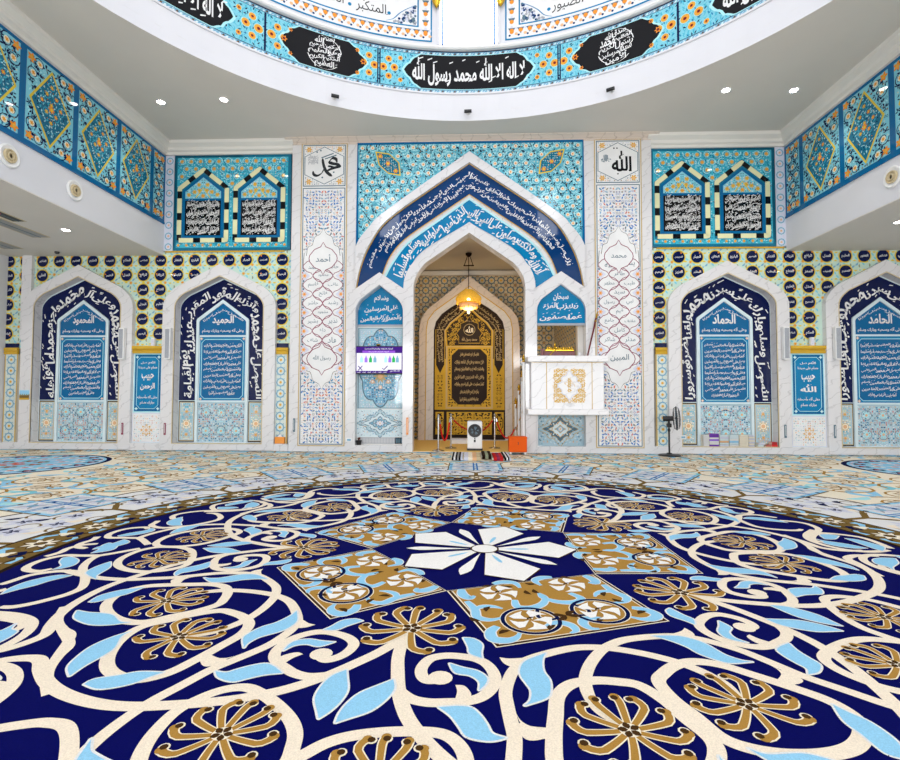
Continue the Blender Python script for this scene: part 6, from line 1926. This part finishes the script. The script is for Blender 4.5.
# column loudspeakers on the arches
def column_speaker(x, label, y=YF-.0, tilt=0):
    t = thing('column_speaker', label, 'loudspeaker', (x, y-.05, 2.42), 'column loudspeakers on the marble arches')
    b = MB(); b.bevbox(x-.075, x+.075, y-.13, y-.02, 2.42, 3.28, .012, WHT); b.build('cabinet', t)
    b = MB(); b.box(x-.055, x+.055, y-.136, y-.1295, 2.46, 3.24, mat('gry', 'cloth')); b.build('grille', t)
    b = MB(); b.box(x-.03, x+.03, y-.021, y+.002, 2.6, 2.7, mat('silver', 'metal')); b.box(x-.03, x+.03, y-.021, y+.002, 3.0, 3.1, mat('silver', 'metal')); b.build('bracket', t)
column_speaker(-9.32, 'white column speaker on the right leg of the far left arch')
column_speaker(-8.05, 'column speaker on the left leg of the arch left of the portal')
column_speaker(8.17, 'column speaker on the right leg of the arch with the books')
column_speaker(9.46, 'white column speaker on the left leg of the arch at the right edge')
# small speakers standing on the gold cornices
for x, lb in ((-8.55, 'small white box standing on the left plaque cornice'), (8.92, 'small white box standing on the right plaque cornice')):
    t = thing('wall_speaker', lb, 'loudspeaker', (x, YT-.07, 2.80), 'small white boxes on the plaque cornices')
    b = MB(); b.bevbox(x-.05, x+.05, YT-.12, YT-.03, 2.80, 3.02, .012, WHT); b.build('cabinet', t)
    b = MB(); b.box(x-.035, x+.035, YT-.126, YT-.1195, 2.83, 2.99, mat('lav', 'cloth')); b.build('grille', t)
# slim vertical strips on the marble
for x, z0, z1, col, lb in ((-9.30, .40, .72, 'wine', 'slim dark red strip on the right leg of the far left arch'), (-8.13, .40, .72, 'wine', 'slim dark red strip on the left leg of the second arch'), (-4.62, .50, .86, 'slate', 'slim dark strip on the left edge of the portal'),
                           (-1.58, .45, .90, 'orange', 'slim orange strip on the left jamb of the pointed opening'), (8.16, .42, .76, 'slate', 'slim dark strip on the right leg of the arch with books'), (9.40, .42, .76, 'slate', 'slim dark strip on the left leg of the rightmost arch')):
    yy = YF - (.10 if x == -1.58 else 0)
    t = thing('wall_thermometer', lb, 'wall gauge', (x, yy-.01, z0), 'slim upright gauges on the marble')
    b = MB(); b.bevbox(x-.028, x+.028, yy-.016, yy, z0, z1, .004, mat(col, 'plastic')); b.build('back_plate', t)
    b = MB(); b.tube([(x, yy-.02, z0+.05), (x, yy-.02, z1-.03)], .006, WHT, 6); b.build('glass_tube', t)
# socket plates
for x, z, lb in ((-3.14, .30, 'small white wall plate at the foot of the left pillar'), (5.57, .42, 'small white wall plate beside the fan pole'),):
    t = thing('wall_plate', lb, 'wall plate', (x, YF-.01, z), 'small white wall plates')
    b = MB(); b.bevbox(x-.075, x+.075, YF-.018, YF+.0, z-.05, z+.05, .006, WHT); b.build('plate', t)
    b = MB(); b.box(x-.05, x+.05, YF-.021, YF-.0175, z-.025, z+.025, mat('steelblue', 'plastic')); b.build('label_strip', t)
# potted plant by the left niche
t = thing('potted_plant', 'tiny dark potted plant on the ledge below the wall screen', 'plant', (-2.94, YF+.06, .16))
b = MB(); b.lathe([(.001, 0), (.06, 0), (.085, .12), (.07, .12), (.06, .1), (.001, .1)], (-2.90, YF+.09, .16), BLK, 16); b.build('pot', t)
rnd = random.Random(4); b = MB()
HEX['leafred'] = (.30, .06, .03)
for k in range(26):
    a = rnd.random()*6.28; l = rnd.uniform(.06, .12); p = Vector((-2.90, YF+.09, .27)); d = Vector((cos(a)*.6, sin(a)*.5, 1)).normalized()
    e = p+d*l; sd = d.cross(Vector((0, 0, 1))).normalized()*.016
    b.add([p, p.lerp(e, .5)+sd, e, p.lerp(e, .5)-sd], [(0, 1, 2, 3)], mat(('leafred', 'dkbrown')[k % 2], 'cloth'))
b.build('foliage', t)
# small picture card on the far left arch
t = thing('picture_card', 'small landscape picture card on the left leg of the far left arch', 'picture', (-12.06, YF-.01, 1.32))
b = MB(); b.box(-12.20, -11.90, YF-.012, YF-.0005, 1.32, 1.60, WHT); b.build('card', t)
c = Cv(); c.rect(-12.19, -11.91, 1.33, 1.59, 'sky', 0); c.rect(-12.19, -11.91, 1.33, 1.46, 'olive', 1); c.rect(-12.19, -11.91, 1.33, 1.38, 'gilt', 2)
for k in range(5): c.poly([(-12.19+k*.06, 1.45), (-12.13+k*.06, 1.45), (-12.16+k*.06, 1.50)], 'dullgreen', 2)
c.build('print', wallmap(YF-.0125), t)
# orange tissue boxes at the foot of the ring tile strips
for x, lb in ((-5.02, 'small orange box at the foot of the strip left of the portal'),):
    t = thing('tissue_box', lb, 'box', (x, YF-.1, .18)); 
    b = MB(); b.bevbox(x-.13, x+.13, YF+.03, YF+.11, .18, .36, .01, mat('orange', 'plastic')); b.build('carton', t)
    b = MB(); b.add([(x-.06, YF+.07, .355), (x+.05, YF+.06, .355), (x+.03, YF+.08, .43), (x-.03, YF+.065, .42)], [(0, 1, 2, 3)], WHT); b.build('tissue', t)

# book stacks on the sill of the arch behind the fan
def book(x0, x1, z0, z1, cover, label, grp, y0=YF+.02, y1=YF+.19):
    t = thing('book', label, 'book', ((x0+x1)/2, (y0+y1)/2, z0), grp)
    b = MB(); b.box(x0, x1, y0, y1, z0, z0+.006, mat(cover, 'plastic')); b.box(x0, x1, y0, y1, z1-.006, z1, mat(cover, 'plastic')); b.box(x0, x1, y0, y0+.006, z0, z1, mat(cover, 'plastic')); b.build('cover', t)
    b = MB(); b.box(x0+.004, x1-.004, y0+.0062, y1-.006, z0+.0062, z1-.0062, mat('ivory', 'cloth')); b.build('pages', t)
stacks = [(6.10, 6.24, ['white']*7, 'white'), (6.25, 6.49, ['purple', 'purple', 'white', 'violet', 'white', 'white', 'purple'], 'purple topped'), (6.51, 6.74, ['pale', 'lav', 'pale', 'peach', 'pale', 'lav'], 'pale pink and blue'),
          (6.76, 6.99, ['pale', 'pale', 'white', 'sky', 'pale', 'white'], 'pale blue'), (7.01, 7.24, ['ivory']*7, 'cream'), (7.25, 7.39, ['lav', 'ivory', 'lav', 'ivory', 'lav', 'ivory', 'lav'], 'grey and cream')]
ordn = ['bottom', 'second', 'third', 'fourth', 'fifth', 'sixth', 'seventh']
for x0, x1, cl, nm in stacks:
    z = .185
    n = len(cl); H = .30 if nm != 'purple topped' else .33
    for k, cc in enumerate(reversed(cl)):
        book(x0, x1, z, z+H/n-.002, cc, f'{cc} book, {ordn[k] if k < n-1 else "topmost"} in the {nm} stack on the sill', 'books stacked on the sill of the arch'); z += H/n
for k, (x0, x1, h, cc, lb) in enumerate(((7.47, 7.62, .05, 'pale', 'flat pale book at the left of the low pile by the right side tile'), (7.49, 7.66, .05, 'lav', 'grey book lying second in the low pile by the right side tile'), (7.68, 7.82, .045, 'rose', 'pinkish book lying flat in the low pile'),
                                        (7.83, 7.97, .06, 'brightred', 'bottom red book at the right end of the sill'), (7.83, 7.96, .06, 'red', 'upper dark red book at the right end of the sill'))):
    zz = .185+(.051 if k in (1,) else 0)+(.061 if k == 4 else 0)
    book(x0, x1, zz, zz+h, cc, lb, 'low pile of books on the sill')
# ================================================================== light
w = bpy.data.worlds.new('daylight'); SC.world = w; w.use_nodes = True
bg = w.node_tree.nodes['Background']; bg.inputs[0].default_value = (.80, .88, 1.0, 1); bg.inputs[1].default_value = .5
def area(name, loc, rot, sx, sy, power, col=(1, 1, 1), spread=PI):
    l = bpy.data.lights.new(name, 'AREA'); l.shape = 'RECTANGLE'; l.size = sx; l.size_y = sy; l.energy = power; l.color = col; l.spread = spread
    o = bpy.data.objects.new(name, l); COL.objects.link(o); o.location = loc; o.rotation_euler = rot
    return o
for k, x in enumerate(WX):
    area('window_daylight', (x, YR+.05, 3.0), (PI/2, 0, 0), 1.86, 3.9, 370, (.96, .98, 1.0))  # area lamps added at the unseen rear windows as fill
l = area('dome_fill', (DX, DY, 15.5), (0, 0, 0), 5.0, 5.0, 330, (.98, .99, 1.0)); l.data.shape = 'DISK'  # unseen lamp added high in the dome to brighten carpet and walls
def spot(x, y, z, p, col=(1, .94, .85), ang=1.9):
    l = bpy.data.lights.new('downlight_beam', 'SPOT'); l.energy = p; l.color = col; l.spot_size = ang; l.spot_blend = .6; l.shadow_soft_size = .08
    o = bpy.data.objects.new('downlight_beam', l); COL.objects.link(o); o.location = (x, y, z)
for x, y, z in ((-7.30, 11.34, CZ-.05), (-5.75, 11.29, CZ-.05), (5.84, 11.28, CZ-.05), (7.38, 11.33, CZ-.05), (-7.3, 4, CZ-.05), (7.38, 4, CZ-.05), (-9.39, 11.18, GZ-.08), (9.46, 11.16, GZ-.08), (-11.5, 11.0, GZ-.08), (11.5, 11.0, GZ-.08), (-10, 7.5, GZ-.08), (10, 7.5, GZ-.08)):
    spot(x, y, z, 60)
pl_ = bpy.data.lights.new('chandelier_glow', 'POINT'); pl_.energy = 60; pl_.color = (1, .74, .42); pl_.shadow_soft_size = .3
o = bpy.data.objects.new('chandelier_glow', pl_); COL.objects.link(o); o.location = (cx, cy, 3.8)
SC.view_settings.view_transform = 'Standard'; SC.view_settings.look = 'None'; SC.view_settings.gamma = 1; SC.view_settings.use_curve_mapping = False
SC.view_settings.exposure = 0.42
SC.cycles.use_denoising = True
SC.cycles.max_bounces = 8; SC.cycles.diffuse_bounces = 4; SC.cycles.caustics_reflective = False; SC.cycles.caustics_refractive = False
SC.cycles.sample_clamp_indirect = 6
